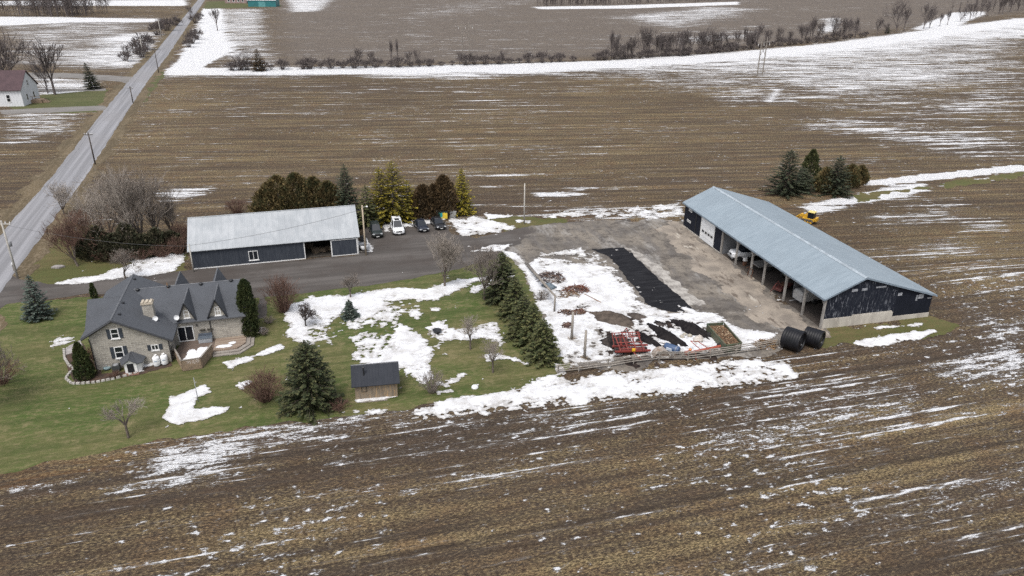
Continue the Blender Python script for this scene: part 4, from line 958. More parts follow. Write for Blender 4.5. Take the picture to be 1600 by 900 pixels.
# ------------------------------------------------------------------ neighbours across the road
def farmhouse():
    o = Gv(38, 166); t = thing('white_farmhouse', 'white clapboard farmhouse with maroon roof and small dormer across the road', 'house', (o.x, o.y), radians(8))
    L, D, E, R = 24, 11, 5.0, 9.6
    M_CL = siding('white clapboard', (.66,.67,.69), (.56,.57,.59), None, .5, .8)
    w = MB(); w.prism([(0,0),(D,0),(D,E),(D/2,R-.15),(0,E)], 'x', -L, 0); w.build('wall', M_CL, t)
    rf = MB(); sl = (R-E)/(D/2)
    for y0, y1 in ((-.5, D/2), (D+.5, D/2)): rf.slab([(-L-.4,y0,E-.5*sl),(.4,y0,E-.5*sl),(.4,y1,R),(-L-.4,y1,R)], .15)
    rf.build('roof', shingle_material('maroon shingle', (.075,.048,.052), (.06,.04,.045)), t)
    for x in (-20.5, -15.5, -9.0, -3.8): window(t, (x,0,1.3), (1,0,0), (0,-1,0), 1.1, 2.1, rails=(.5,))
    for y in (3.2, 7.6): window(t, (0,y,1.2), (0,1,0), (1,0,0), 1.0, 2.0, rails=(.5,))
    window(t, (0,5.4,5.2), (0,1,0), (1,0,0), .9, 1.7, rails=(.5,))
    d = MB().b2(-16.8,-9.8,1.0,4.2,5.5,7.2); d.build('dormer', M_CL, t)
    MB().slab([(-17.2,.6,7.25),(-9.4,.6,7.25),(-9.4,4.6,8.4),(-17.2,4.6,8.4)], .12).build('dormer_roof', M_BLACK_T, t)
    for x in (-15.4, -13.2, -11.2): window(t, (x,1.0,5.75), (1,0,0), (0,-1,0), 1.1, 1.2, sill=False)
    MB().b2(-8,-7,5,6,8.9,10.6).build('chimney', paint('red brick', (.2,.09,.06), (.14,.07,.05), 3, .9), t)
    po = MB().b2(-24,-17.5,-4.5,-.05,0,2.6); po.build('porch', M_CL, t)
    MB().slab([(-24.4,-4.9,2.62),(-17.1,-4.9,2.62),(-17.1,-.06,3.9),(-24.4,-.06,3.9)], .12).build('porch_roof', paint('grey porch roof', (.16,.17,.18), None, 1, .7), t)
    q = Gv(56, 160); t2 = thing('timber_porch', 'tan timber deck stairs beside the white farmhouse wall', 'steps', (q.x, q.y), radians(8))
    MB().b2(-2.4,2.4,-1.5,1.5,0,1.0).build('platform', M_CEDAR, t2)
    for k in range(4): MB().b2(2.41+k*.4,2.8+k*.4,-1,1,0,.8-k*.2).build('step', M_CEDAR, t2)
    for x in (-2.3,0,2.3): MB().b2(x-.06,x+.06,-1.5,-1.38,1.003,2.0).build('post', M_CEDAR, t2)
    MB().b2(-2.4,2.4,-1.5,-1.38,2.003,2.1).build('handrail', M_CEDAR, t2)
farmhouse()
def far_buildings():
    o = Gv(388, 10.5); t = thing('teal_shed', 'long teal shed with white roof at the top of the photo', 'shed', (o.x, o.y), radians(1))
    L, D, E, R = 24, 12, 5.5, 8.0; Mt = paint('teal steel', (.02,.16,.17), (.025,.13,.14), .3, .5)
    MB().prism([(0,0),(D,0),(D,E),(D/2,R-.1),(0,E)], 'x', 0, L).build('wall', Mt, t)
    rf = MB()
    for y0, y1 in ((-.5, D/2), (D+.5, D/2)): rf.slab([(-.5,y0,E-.2),(L+.5,y0,E-.2),(L+.5,y1,R),(-.5,y1,R)], .2)
    rf.build('roof', paint('snow white roof', (.78,.79,.8), (.7,.71,.73), .2, .5), t)
    MB().b2(9,15,-.1,-.01,0,4.2).build('door', paint('pale teal door', (.10,.30,.31), None, .5, .5), t)
    o = Gv(352, 5); t = thing('pink_house', 'pinkish brick house with dark roof behind the snowy yard by the road', 'house', (o.x, o.y), 0)
    MB().prism([(0,0),(11,0),(11,5),(5.5,9),(0,5)], 'x', 0, 20).build('wall', paint('pinkish brick', (.30,.21,.20), (.22,.16,.155), .6, .9), t)
    rf = MB()
    for y0, y1 in ((-.6, 5.5), (11.6, 5.5)): rf.slab([(-.6,y0,4.6),(20.6,y0,4.6),(20.6,y1,9.05),(-.6,y1,9.05)], .2)
    rf.build('roof', M_SHINGLE, t)
    for x in (3.5, 8, 12.5, 16.5): window(t, (x,0,1.2), (1,0,0), (0,-1,0), 1.8, 2.2, fw=.2)
far_buildings()

# ================================================================== POLES AND WIRES
M_POLE = paint('grey weathered pole', (.26,.235,.205), (.17,.15,.13), 2, .9, (1,1,.2))
M_PALEPOLE = paint('pale pole', (.44,.42,.38), (.32,.30,.27), 2, .85, (1,1,.2))
M_DPOLE = paint('dark treated pole', (.075,.06,.05), (.05,.042,.036), 2, .9, (1,1,.2))
M_STEEL = paint('dull steel', (.30,.31,.32), (.2,.2,.21), 3, .5)
def pole(name, base, h, lab, cat='pole', mat=M_POLE, arm=0, can=False, r=.14, rz=0.0, lamp=False, group=None, lean=0.0):
    b = Gv(*base) if not isinstance(base, Vector) else base
    t = thing(name, lab, cat, (b.x, b.y), rz, group)
    if lean: t.rotation_euler[1] = lean
    MB().tube((0,0,-.3),(0,0,h),r,r*.72,8).build('shaft', mat, t, True)
    if arm:
        MB().b2(-arm,arm,-.06,.06,h-.55,h-.42).build('crossarm', mat, t)
        for k in (-1, -.45, .45, 1): MB().lathe([(.05,0),(.07,.08),(.05,.16),(.08,.2),(.03,.27)], (k*arm*.94,0,h-.415), 8).build('insulator', M_WHITE, t)
    if can: MB().lathe([(.05,0),(.2,.03),(.2,.72),(.14,.8),(.02,.84)], (.33,0,h*.56), 12).build('transformer', M_STEEL, t, True)
    if lamp:
        MB().tube((0,0,h-.3),(.7,-.2,h-.1),.03,.03,6).build('lamp_arm', M_STEEL, t); MB().lathe([(.05,.12),(.16,0),(.12,-.1),(.02,-.14)], (.75,-.2,h-.1), 10).build('lamp_head', M_WHITE, t)
    return Vector((b.x, b.y, h))
P28 = pole('utility_pole', (28,435), 8.6, 'grey utility pole with crossarm and transformer at the drive mouth', 'utility pole', M_PALEPOLE, arm=1.2, can=True, r=.16)
P303 = pole('service_pole', (303,425), 4.3, 'short grey service pole at the left end of the pale-roofed shed', 'utility pole', M_PALEPOLE, lamp=False, r=.12)
P572 = pole('yard_pole', (572,399), 8.0, 'tan utility pole at the right end of the pale-roofed shed', 'utility pole', paint('tan pole', (.42,.35,.26), (.33,.27,.2), 2, .85, (1,1,.2)), r=.15, lamp=True)
P819 = pole('slim_pole', (819,350), 7.2, 'slim pale pole standing alone beside the field at the yard entrance', 'utility pole', M_PALEPOLE, r=.13)
ROADP = [((149,257),(138,207)),((208,161),(202,135)),((248,114),(237.5,75)),((276,78),(268,47)),((297,48),(292,26))]
rp = []
for k, (b, tp) in enumerate(ROADP[:3]):
    rp.append(pole('utility_pole', b, height_of(b, tp)*1.0, ('dark utility pole on the right road verge, nearest of the roadside row', 'dark utility pole on the right road verge, second of the roadside row', 'dark utility pole opposite the side road mouth')[k], 'utility pole', M_DPOLE, arm=.9, r=.17, group='poles along the country road'))
for b, tp, lab in (((224,87),(219,60),'pale utility pole on the left road verge beside the dark bushes'),((252,57),(247,31),'pale utility pole on the left road verge beyond the dark bushes')):
    rp.append(pole('utility_pole', b, height_of(b, tp), lab, 'utility pole', M_PALEPOLE, arm=.9, r=.19, group='poles along the country road'))
pole('thin_post', (310,628), 2.9, 'thin grey metal post standing on the snow patch by the gable lawn', 'post', M_STEEL, r=.045)
def hframe(bx, tp, rz, lab):
    b = Gv(*bx); h = height_of(bx, tp); t = thing('power_pylon', lab, 'power pylon', (b.x, b.y), rz, 'twin pole pylons in the fields')
    for s in (-1, 1): MB().tube((s*1.6,0,-.3),(s*1.6,0,h),.24,.16,8).build('shaft', M_POLE, t)
    MB().b2(-3.6,3.6,-.12,.12,h-2.0,h-1.7).build('crossarm', M_POLE, t)
    x = MB(); x.tube((-1.6,.1,h-7),(1.6,.1,h-3),.09,.09,5); x.tube((1.6,-.1,h-7),(-1.6,-.1,h-3),.09,.09,5); x.build('cross_brace', M_POLE, t)
    for s in (-3.3, 0, 3.3): MB().tube((s,0,h-2.0),(s,0,h-3.1),.08,.08,6).build('insulator', M_WHITE, t)
    return [b + Vector((s*cos(rz), s*sin(rz), h-3.1)) for s in (-3.3,0,3.3)]
HA = hframe((1187,118), (1192,58), radians(35), 'twin-pole power pylon standing on the snowy edge of the ploughed field')
HB = hframe((728,84), (728,34), radians(15), 'twin-pole power pylon standing on a snow mound beyond the fence line')
M_WIRE = paint('dark cable', (.05,.05,.052), None, 2, .6)
def wire(a, b, sag, lab, r=.018, n=14):
    pts = []
    for k in range(n+1):
        t = k/n; p = a.lerp(b, t); p.z -= sag*4*t*(1-t); pts.append(p)
    tag(MB().path(pts, r, 4).build('overhead_cable', M_WIRE), lab, 'cable', 'overhead cables')
wire(P303 - Vector((0,0,.2)), P572 - Vector((0,0,.6)), .55, 'thin cable slung across the pale shed roof between two poles', .022)
wire(P28 - Vector((0,0,.5)), P303 - Vector((0,0,.3)), .8, 'thin cable from the drive mouth pole to the short service pole')
wire(P28 + Vector((.5,0,-.3)), rp[0] + Vector((0,0,-.4)), 1.0, 'thin cable from the drive mouth pole to the nearest dark roadside pole')
wire(rp[0], rp[1], 1.2, 'thin cable between the two nearest dark roadside poles'); wire(rp[1], rp[2], 1.4, 'thin cable between the second and third dark roadside poles')
wire(rp[2], rp[3], 1.2, 'thin cable crossing the road towards the pale poles')

# ================================================================== VEHICLES
M_TYRE = paint('tyre rubber', (.015,.015,.016), (.03,.028,.027), 4, .9); M_RIM = paint('alloy', (.42,.43,.44), None, 3, .35, metal=.6)
M_LENS = paint('headlamp lens', (.72,.74,.76), None, 3, .15)
def car_paint(name, c):
    m = NT(name); p = m.obj(); k = m.mix(m.ramp(m.noise(p, 2.0, 4, .6), .45, .75, 0, .35), c, (.11,.10,.09))
    m.b.inputs['Coat Weight'].default_value = .6; m.b.inputs['Coat Roughness'].default_value = .12
    return m.fin(k, .35)
def car(lab, pos, rz, col, L=4.6, W=1.8, H=1.45, kind='sedan', sunroof=False, name='parked_car'):
    t = thing(name, lab, 'car', pos, rz, 'cars parked in front of the trees')
    suv = kind == 'suv'; hb = .98 if suv else .86; hz = 1.0 if suv else .82
    def ring(x, w, zb, zt, crown=.03):
        a = [(w*.86, zb), (w, zb+.14), (w, zb+(zt-zb)*.55), (w*.95, zt-.04), (w*.78, zt+crown*.6)]
        return [(x, y, z) for y, z in a] + [(x, 0, zt+crown)] + [(x, -y, z) for y, z in a[::-1]]
    h = W/2; f = L/2
    st = [(-f,h*.80,.45,hb-.16),(-f+.10,h*.92,.28,hb-.05),(-f+.6,h,.22,hb),(-.3,h,.20,hb),(f*.38,h,.20,hb-.02),(f*.60,h*.985,.22,hz+.02),(f-.35,h*.95,.24,hz-.07),(f-.08,h*.86,.30,hz-.16),(f,h*.74,.40,hz-.28)]
    body = MB().loft([ring(*s) for s in st]).build('body', col, t, True); sb = body.modifiers.new('sub', 'SUBSURF'); sb.levels = sb.render_levels = 1
    if suv: xr = (-f+.12, -f+.42, f*.06, f*.44)
    else: xr = (-f+.62, -f+1.35, f*.04, f*.44)
    yb, yt = h*.90, h*.70
    def cab(z0, z1, k0, k1):
        q = lambda z: (z-hb+.03)/(H-hb+.03)
        R = []
        for z in (z0, z1):
            s = q(z); xa = xr[0]+(xr[1]-xr[0])*s; xb = xr[3]+(xr[2]-xr[3])*s; y = yb+(yt-yb)*s
            R.append([(xa,-y*.93,z),(xa+.12,-y,z),(xb-.25,-y,z),(xb,-y*.86,z),(xb,y*.86,z),(xb-.25,y,z),(xa+.12,y,z),(xa,y*.93,z)])
        return R
    MB().loft(cab(hb-.03, H-.05, 0, 1)).build('window', M_GLASS, t)
    R = cab(H-.05, H-.05, 0, 1)[1]; cx = sum(p[0] for p in R)/8
    MB().loft([R, [((p[0]-cx)*.96+cx, p[1]*.95, H-.01) for p in R], [((p[0]-cx)*.7+cx, p[1]*.7, H+.02) for p in R]]).build('roof', col, t, True)
    B0, B1 = cab(hb-.03, H-.06, 0, 1); pl = MB()
    for i in (0, 3, 4, 7): pl.tube(B0[i], B1[i], .045, .04, 5)
    for s in (1, 2), (6, 5):
        a0 = Vector(B0[s[0]]).lerp(Vector(B0[s[1]]), .5); a1 = Vector(B1[s[0]]).lerp(Vector(B1[s[1]]), .5); pl.tube(a0, a1, .04, .04, 5)
    pl.build('pillar', col, t)
    if sunroof: MB().b2(-.75,.15,-.38,.38,H+.012,H+.028).build('sunroof', M_GLASS, t)
    for sx in (-1, 1):
        for sy in (-1, 1):
            wr = .36 if suv else .32; M = Matrix.Rotation(pi/2, 3, 'X')
            w = MB().lathe([(wr*.6,-.11),(wr*.95,-.11),(wr,-.06),(wr,.06),(wr*.95,.11),(wr*.6,.11)], (sx*L*.30, sy*(h-.08), wr), 18, M).build('wheel', M_TYRE, t, True)
            MB().lathe([(.02,-.02),(wr*.58,-.02),(wr*.58,.02),(.02,.02)], (sx*L*.30, sy*(h+.02), wr), 14, M).build('rim', M_RIM, w)
    for sy in (-1, 1):
        MB().box((f-.13, sy*h*.66, hz-.20), (.16,.34,.15), -sy*.25).build('headlight', M_LENS, t)
        MB().box((f*.36, sy*(h+.08), hb+.06), (.16,.2,.13)).build('mirror', col, t)
        MB().box((-f+.05, sy*h*.72, hb-.2), (.1,.25,.2)).build('tail_light', paint('red lens', (.25,.01,.012), None, 3, .3), t)
    MB().box((f-.03, 0, hz-.28), (.08, h*.95, .2)).build('grille', M_BLACK_T, t)
    MB().box((f+.01, 0, .40), (.03, .46, .12)).build('licence_plate', M_WHITE, t)
    return t
C_GREEN = car_paint('dark green car paint', (.018,.026,.025)); C_WHITE = car_paint('white car paint', (.78,.79,.80)); C_NAVY = car_paint('navy car paint', (.012,.016,.028)); C_BLACK = car_paint('black car paint', (.012,.013,.016))
def park(front, back, L): # front centre, direction of the tail
    d = Vector(back).normalized(); c = Vector(front) + d*(L/2); return (c.x, c.y, .02), atan2(-d.y, -d.x)
p, r = park((-21.75,111.9), (-.30,.95), 4.7); car('dark green boxy estate car nearest the pale-roofed shed', p, r, C_GREEN, 4.7, 1.85, 1.78, 'suv')
p, r = park((-18.5,113.4), (-.26,.97), 5.2); car('white sport utility vehicle with dark sunroof', p, r, C_WHITE, 5.2, 2.0, 1.9, 'suv', True)
p, r = park((-14.5,114.9), (-.38,.92), 4.6); car('navy blue sedan between the white vehicle and the black sedan', p, r, C_NAVY)
p, r = park((-11.8,116.1), (-.36,.93), 4.7); car('black sedan parked in front of the yellow and teal skip', p, r, C_BLACK, 4.7, 1.82, 1.47)

def skip():
    t = thing('rubbish_skip', 'dark green rubbish skip with yellow and teal front panels behind the black sedan', 'skip', (-12.1,122.6), radians(-4))
    MB().prism([(-.75,.1),(.75,.1),(.9,1.25),(-.75,1.35)], 'x', -.85, .85).build('body', paint('green skip steel', (.05,.085,.055), (.07,.06,.04), 2, .7), t, bevel=.02)
    MB().slab([(-.9,-.8,1.37),(.9,-.8,1.37),(.9,.92,1.28),(-.9,.92,1.28)], .07).build('lid', paint('dark lid', (.035,.045,.04), None, 2, .6), t)
    bars(MB(), (0,-.75,0), (1,0,0), (0,-1,0), [(.0,.84,.18,1.2)], .004, .03).build('front_panel', paint('yellow panel', (.70,.52,.03), (.55,.4,.05), 2, .5), t)
    bars(MB(), (0,-.75,0), (1,0,0), (0,-1,0), [(-.84,-.01,.45,1.2)], .004, .03).build('front_panel', paint('teal panel', (.02,.36,.34), (.03,.28,.27), 2, .5), t)
    bars(MB(), (0,-.75,0), (1,0,0), (0,-1,0), [(-.84,-.01,.18,.44)], .004, .03).build('front_panel', paint('pale yellow panel', (.60,.58,.2), None, 2, .5), t)
    t2 = thing('grey_bin', 'pale grey wheeled bin beside the yellow and teal skip', 'bin', (-10.55,123.2), radians(10))
    MB().prism([(-.55,.1),(.5,.1),(.65,1.0),(-.6,1.05)], 'x', -.6, .6).build('body', paint('grey bin plastic', (.34,.34,.32), (.25,.25,.24), 2, .6), t2, bevel=.03)
    MB().slab([(-.65,-.66,1.06),(.65,-.66,1.06),(.65,.7,1.02),(-.65,.7,1.02)], .06).build('lid', paint('pale lid', (.42,.42,.41), None, 2, .5), t2)
    t3 = thing('plank_board', 'pale upright board leaning at the left side of the skip', 'board', (-13.2,122.2), .2)
    MB().b2(-.06,.06,-.3,.3,0,1.6).build('board', M_PALEPOLE, t3)
skip()
def boat():
    a = radians(15.95); u, v = 24.75, 1.2
    t = thing('white_boat', 'white open boat hull stood beside the right end wall of the pale-roofed shed', 'boat', (-46.52+u*cos(a)-v*sin(a), 98.8+u*sin(a)+v*cos(a)), a)
    R = []
    for y, w, zb, zt in ((-1.6,.02,.95,1.3),(-1.3,.32,.55,1.25),(-.6,.62,.3,1.15),(.6,.78,.22,1.05),(2.0,.8,.2,1.0),(3.0,.74,.22,1.0)):
        R.append([(w,y,zt),(w*.96,y,zb+.3),(w*.5,y,zb+.04),(0,y,zb),(-w*.5,y,zb+.04),(-w*.96,y,zb+.3),(-w,y,zt),(-w*.85,y,zt-.02),(-w*.78,y,zb+.35),(0,y,zb+.25),(w*.78,y,zb+.35),(w*.85,y,zt-.02)])
    MB().loft(R).build('hull', paint('white gelcoat', (.74,.75,.76), (.62,.62,.62), 1.5, .4), t, True)
    for y in (.2, 1.6): MB().b2(-.62,.62,y,y+.28,.80,.86).build('seat', M_BLACK_T, t)
    MB().b2(-.25,.25,2.9,3.25,.5,1.35).build('outboard_motor', M_BLACK_T, t, bevel=.05)
    for y in (-.5, 2.0): MB().b2(-.8,.8,y-.1,y+.1,.02,.2).build('timber_block', M_GREYWOOD, t)
boat()

def bp(u, v, z=0.0):  # a point in the open shed's frame
    a = BARN[1]; return (BARN[0][0] + u*cos(a) - v*sin(a), BARN[0][1] + u*sin(a) + v*cos(a), z)
def truck():
    t = thing('white_truck', 'white box-bodied truck parked nose out in the first open bay beside the white door', 'truck', bp(3.0, 22.9, .06), BARN[1] + pi + radians(-8))
    def rg(x, w, zb, zt): return [(x,w*.9,zb),(x,w,zb+.2),(x,w,zt-.2),(x,w*.82,zt),(x,-w*.82,zt),(x,-w,zt-.2),(x,-w,zb+.2),(x,-w*.9,zb)]
    MB().loft([rg(-.6,1.0,.5,1.5), rg(1.6,1.0,.5,1.45), rg(2.5,.95,.5,1.35), rg(2.75,.8,.6,1.15)]).build('body', C_WHITE, t, True)
    MB().loft([[(-.7,-.95,1.48),(1.5,-.95,1.45),(1.5,.95,1.45),(-.7,.95,1.48)],[(-.6,-.85,2.15),(.8,-.82,2.15),(.8,.82,2.15),(-.6,.85,2.15)]]).build('window', M_GLASS, t)
    MB().b2(-.65,.85,-.86,.86,2.16,2.26).build('cab_roof', C_WHITE, t, bevel=.05)
    MB().b2(-4.2,-.75,-1.05,1.05,.9,2.5).build('cargo_box', C_WHITE, t, bevel=.04)
    for x in (-3.1, 1.7):
        for y in (-.88, .88):
            M = Matrix.Rotation(pi/2, 3, 'X'); w = MB().lathe([(.25,-.14),(.42,-.14),(.45,0),(.42,.14),(.25,.14)], (x,y,.45), 16, M).build('wheel', M_TYRE, t, True)
            MB().lathe([(.02,-.03),(.24,-.03),(.24,.03),(.02,.03)], (x,y*1.12,.45), 12, M).build('rim', M_RIM, w)
    for y in (-.7,.7): MB().box((2.66,y,1.0),(.16,.3,.22)).build('headlight', M_LENS, t)
    MB().box((2.76,0,.95),(.06,.8,.28)).build('grille', M_BLACK_T, t); MB().box((2.78,0,.58),(.14,1.9,.2)).build('bumper', M_STEEL, t)
truck()
M_RED = paint('red implement paint', (.22,.030,.022), (.13,.025,.02), 3, .6); M_ORED = paint('faded orange red paint', (.33,.065,.03), (.22,.05,.03), 3, .6); M_DRED = paint('dull dark red paint', (.10,.022,.018), (.06,.022,.018), 3, .7)
M_RUST = paint('rusty iron', (.12,.055,.03), (.07,.035,.02), 3, .9)
def wheel(mb_parent, c, r, w, ax='X', name='wheel'):
    M = Matrix.Rotation(pi/2, 3, ax); o = MB().lathe([(r*.5,-w/2),(r*.95,-w/2),(r,0),(r*.95,w/2),(r*.5,w/2)], c, 16, M).build(name, M_TYRE, mb_parent, True)
    MB().lathe([(.02,-w*.3),(r*.48,-w*.3),(r*.48,w*.3),(.02,w*.3)], c, 12, M).build('rim', M_RIM, o); return o
def shed_contents():
    t = thing('flat_trailer', 'grey flatbed farm trailer under the open shed beside the white truck', 'trailer', bp(4.6,18.6,.06), BARN[1])
    MB().b2(-3,3,-1.1,1.1,.85,1.0).build('bed', paint('grey trailer deck', (.26,.25,.24), (.18,.17,.16), 1, .85, (.3,5,1)), t)
    for x in (-1.2, 1.0):
        for y in (-.95,.95): wheel(t, (x,y,.42), .42, .26)
    MB().tube((-3,0,.8),(-4.3,0,.5),.06,.06,6).build('drawbar', M_RUST, t)
    t = thing('feed_mixer', 'dark green and grey machine in the shaded middle bay', 'farm machine', bp(5.5,14.6,.06), BARN[1]+.3)
    MB().loft([[(-1.2,-.9,.5),(1.2,-.9,.5),(1.2,.9,.5),(-1.2,.9,.5)],[(-1.6,-1.2,2.1),(1.6,-1.2,2.1),(1.6,1.2,2.1),(-1.6,1.2,2.1)]]).build('hopper', paint('dull green steel', (.10,.13,.11), (.16,.15,.13), 1, .7), t)
    for x in (-.9,.9):
        for y in (-1.05,1.05): wheel(t, (x,y,.45), .45, .25)
    MB().tube((1.3,0,1.6),(2.2,-.6,2.9),.16,.12,8).build('spout', M_STEEL, t)
    t = thing('red_mower', 'red disc mower standing at the front of the middle bay', 'farm machine', bp(1.8,11.3,.06), BARN[1]+.5)
    MB().b2(-1.6,1.6,-.6,.6,.35,.75).build('deck', M_DRED, t, bevel=.08)
    MB().b2(-.4,.4,-.3,.3,.76,1.15).build('gearbox', M_RUST, t, bevel=.04)
    m = MB(); m.path([(0,0,1.1),(-1.6,.3,1.3),(-3,.2,.6)], .07, 6); m.path([(-1.2,-.5,.8),(-1.3,.2,1.7),(-1.2,.6,.8)], .05, 5); m.build('hitch_frame', M_DRED, t)
    for y in (-.5,.5): wheel(t, (1.5,y,.3), .3, .18)
    t = thing('horse_trailer', 'pale grey rounded trailer parked across the bay behind the last posts', 'trailer', bp(3.2,7.4,.06), BARN[1]+.06)
    R = []
    for x, s in ((-1.9,.90),(-1.7,1.0),(1.6,1.0),(1.9,.92)): R.append([(x,-.95*s,.45),(x,-.98*s,1.4),(x,-.8*s,1.75*s),(x,0,1.88*s),(x,.8*s,1.75*s),(x,.98*s,1.4),(x,.95*s,.45)])
    MB().loft(R).build('body', paint('pale trailer skin', (.46,.455,.44), (.36,.35,.34), 1, .5), t)
    for y in (-1.0,1.0): wheel(t, (.2,y,.36), .36, .2)
    MB().tube((-1.9,0,.45),(-3.0,0,.45),.05,.05,6).build('drawbar', M_STEEL, t)
    t = thing('red_baler', 'red and rusty baler standing in the bay next to the near gable', 'farm machine', bp(4.2,2.4,.06), BARN[1]+.2)
    MB().prism([(-1.6,.5),(1.4,.5),(1.6,1.5),(.6,2.1),(-1.2,1.7)], 'y', -.8, .8).build('body', paint('dull red panel', (.16,.035,.025), (.10,.05,.04), 1, .7), t, bevel=.05)
    MB().b2(1.42,2.2,-.9,.9,.35,.6).build('pickup_reel', M_RUST, t)
    for y in (-1,1): wheel(t, (0,y,.5), .5, .3)
    MB().lathe([(.4,-.1),(.42,0),(.4,.1)], (-.6,-.9,1.3), 14, Matrix.Rotation(pi/2,3,'X')).build('flywheel', M_RUST, t)
    t = thing('yellow_drum', 'dull yellow drum beside the corner post inside the near bay', 'drum', bp(1.6,.9,.06), 0)
    MB().lathe([(.27,0),(.29,.02),(.28,.3),(.30,.32),(.28,.6),(.29,.86),(.25,.88)], (0,0,0), 14).build('body', paint('dull yellow', (.35,.30,.10), (.2,.16,.07), 3, .7), t, True)
    t = thing('red_fuel_can', 'red and white fuel pump cabinet by the second open bay post', 'fuel pump', bp(1.2,20.6,.06), BARN[1])
    MB().b2(-.25,.25,-.2,.2,0,.7).build('body', M_RUST, t, bevel=.03); MB().b2(-.25,.25,-.2,.2,.705,1.2).build('head', M_WHITE, t, bevel=.03)
    t = thing('rusty_frame', 'rusty iron frame leaning on the second open bay post', 'scrap metal', bp(-.1,16.4,.06), BARN[1])
    m = MB(); m.path([(-.3,-.5,0),(-.1,-.4,1.2),(-.1,.5,1.2),(-.3,.6,0)], .05, 5); m.tube((-.3,-.5,.4),(-.3,.6,.4),.04,.04,5); m.build('frame', M_RUST, t)
shed_contents()
def loader():
    t = thing('yellow_tractor', 'yellow crawler tractor with black cab glass behind the open shed', 'tractor', (51.4,121.6,.0), radians(140))
    Y = paint('machine yellow', (.62,.36,.022), (.45,.25,.03), 2, .5); Yl = paint('pale yellow roof', (.70,.58,.20), None, 2, .4)
    t.scale = (.74,.74,.80)
    for y in (-1.05, 1.05):
        R = [(-1.5,.55),(-1.3,.12),(-.9,.0),(1.0,.0),(1.45,.15),(1.6,.55),(1.3,.92),(-1.1,.98)]
        tr = MB().prism(R, 'y', y-.26, y+.26).build('track', paint('track steel', (.05,.045,.04), (.09,.07,.055), 4, .9), t, bevel=.05)
        for x in (-1.05,-.35,.35,1.1): MB().lathe([(.05,-.28),(.26,-.28),(.26,.28),(.05,.28)], (x,y,.42), 12, Matrix.Rotation(pi/2,3,'X')).build('roller', Y, tr)
    MB().b2(-1.6,1.2,-.78,.78,.55,1.15).build('chassis', Y, t, bevel=.06)
    MB().prism([(.1,1.152),(2.0,1.152),(2.0,1.62),(1.8,1.78),(.1,1.9)], 'y', -.55, .55).build('hood', Y, t, bevel=.06)
    MB().loft([[(-1.35,-.72,1.16),(.08,-.72,1.16),(.08,.72,1.16),(-1.35,.72,1.16)],[(-1.25,-.66,2.45),(0,-.66,2.45),(0,.66,2.45),(-1.25,.66,2.45)]]).build('cab_window', M_GLASS, t)
    for x in (-1.3, .05):
        for y in (-.7, .7): MB().tube((x,y,1.16),(x*.96,y*.93,2.47),.05,.05,5).build('cab_pillar', M_BLACK_T, t)
    MB().b2(-1.42,.18,-.82,.82,2.46,2.62).build('cab_roof', Yl, t, bevel=.06)
    MB().b2(-2.1,-1.62,-.7,.7,.7,1.5).build('rear_box', Y, t, bevel=.06)
    MB().tube((1.2,.2,1.75),(1.2,.2,2.5),.07,.06,8).build('exhaust_pipe', M_STEEL, t)
    MB().b2(.75,1.15,-.5,.5,1.86,2.1).build('air_cleaner', paint('grey canister', (.45,.45,.47), None, 2, .5), t, bevel=.05)
    MB().prism([(2.3,.1),(2.5,.05),(2.72,.5),(2.6,1.15),(2.45,1.15),(2.5,.5)], 'y', -1.5, 1.5).build('blade', Y, t)
    for y in (-.85,.85): MB().tube((1.2,y,.6),(2.4,y,.45),.09,.09,6).build('push_arm', Y, t)
loader()

# ================================================================== THE YARD
def mound(px, rx, ry, h, c1, c2, lab, rz=.26, seed=1, name='gravel_heap'):
    p = Gv(*px); N, K = 64, 14; vs = []; fs = []
    for k in range(K+1):
        s = 1 - k/K
        for i in range(N):
            a = 2*pi*i/N; w = 1 + .5*(float(fbm(np.array(cos(a)*2.2+seed*7.1), np.array(sin(a)*2.2+seed), seed, 4, .7))-.5)*2
            x, y = rx*s*w*cos(a), ry*s*w*sin(a)
            n = float(fbm(np.array(x*1.6+seed*3), np.array(y*1.6), seed, 3))
            vs.append((x, y, h*(1-s**1.6)*(.7+.6*n) + .045*(1-s)*n + (-.06 if k == 0 else 0)))
    for k in range(K):
        for i in range(N): fs.append((k*N+i, k*N+(i+1)%N, (k+1)*N+(i+1)%N, (k+1)*N+i))
    fs.append(tuple(range(K*N, K*N+N)))
    o = MB().add(vs, fs).build(name, paint('heap '+lab[:24], c1, c2, 1.5, .95, bump=.5, fine=5, spec=.1), None, True)
    o.location = (p.x, p.y, .05); o.rotation_euler = (0,0,rz); tag(o, lab, 'heap', 'heaps on the snowy yard'); return o
BR, BR2, BK, BK2 = (.055,.045,.038), (.105,.085,.070), (.009,.008,.009), (.022,.019,.019)
mound((957,500), 3.0, 1.7, 1.0, BR, BR2, 'large brown gravel heap in the middle of the snowy yard', -.55, 1)
mound((994,495), 1.5, .8, .4, (.05,.042,.038), (.09,.075,.065), 'small grey-brown heap beside the large brown gravel heap', -.5, 2)
mound((1043,526), 3.3, 1.15, .6, BK, BK2, 'long black heap between the blue tank and the black strip', -1.08, 3)
mound((1081,515), 3.5, 1.35, .65, BK, BK2, 'broad black heap next to the green wagon box', -1.0, 4)
mound((1013,532), 2.6, .7, .4, BK, BK2, 'narrow black heap behind the red harrow', -1.05, 5)
mound((964,535), 2.2, 1.9, .4, BK, (.06,.05,.045), 'black heap to the left of the red harrow', .2, 6)
mound((1030,507), 1.1, .7, .3, BK, (.07,.06,.055), 'thin dark heap above the long black heap', -.8, 9)
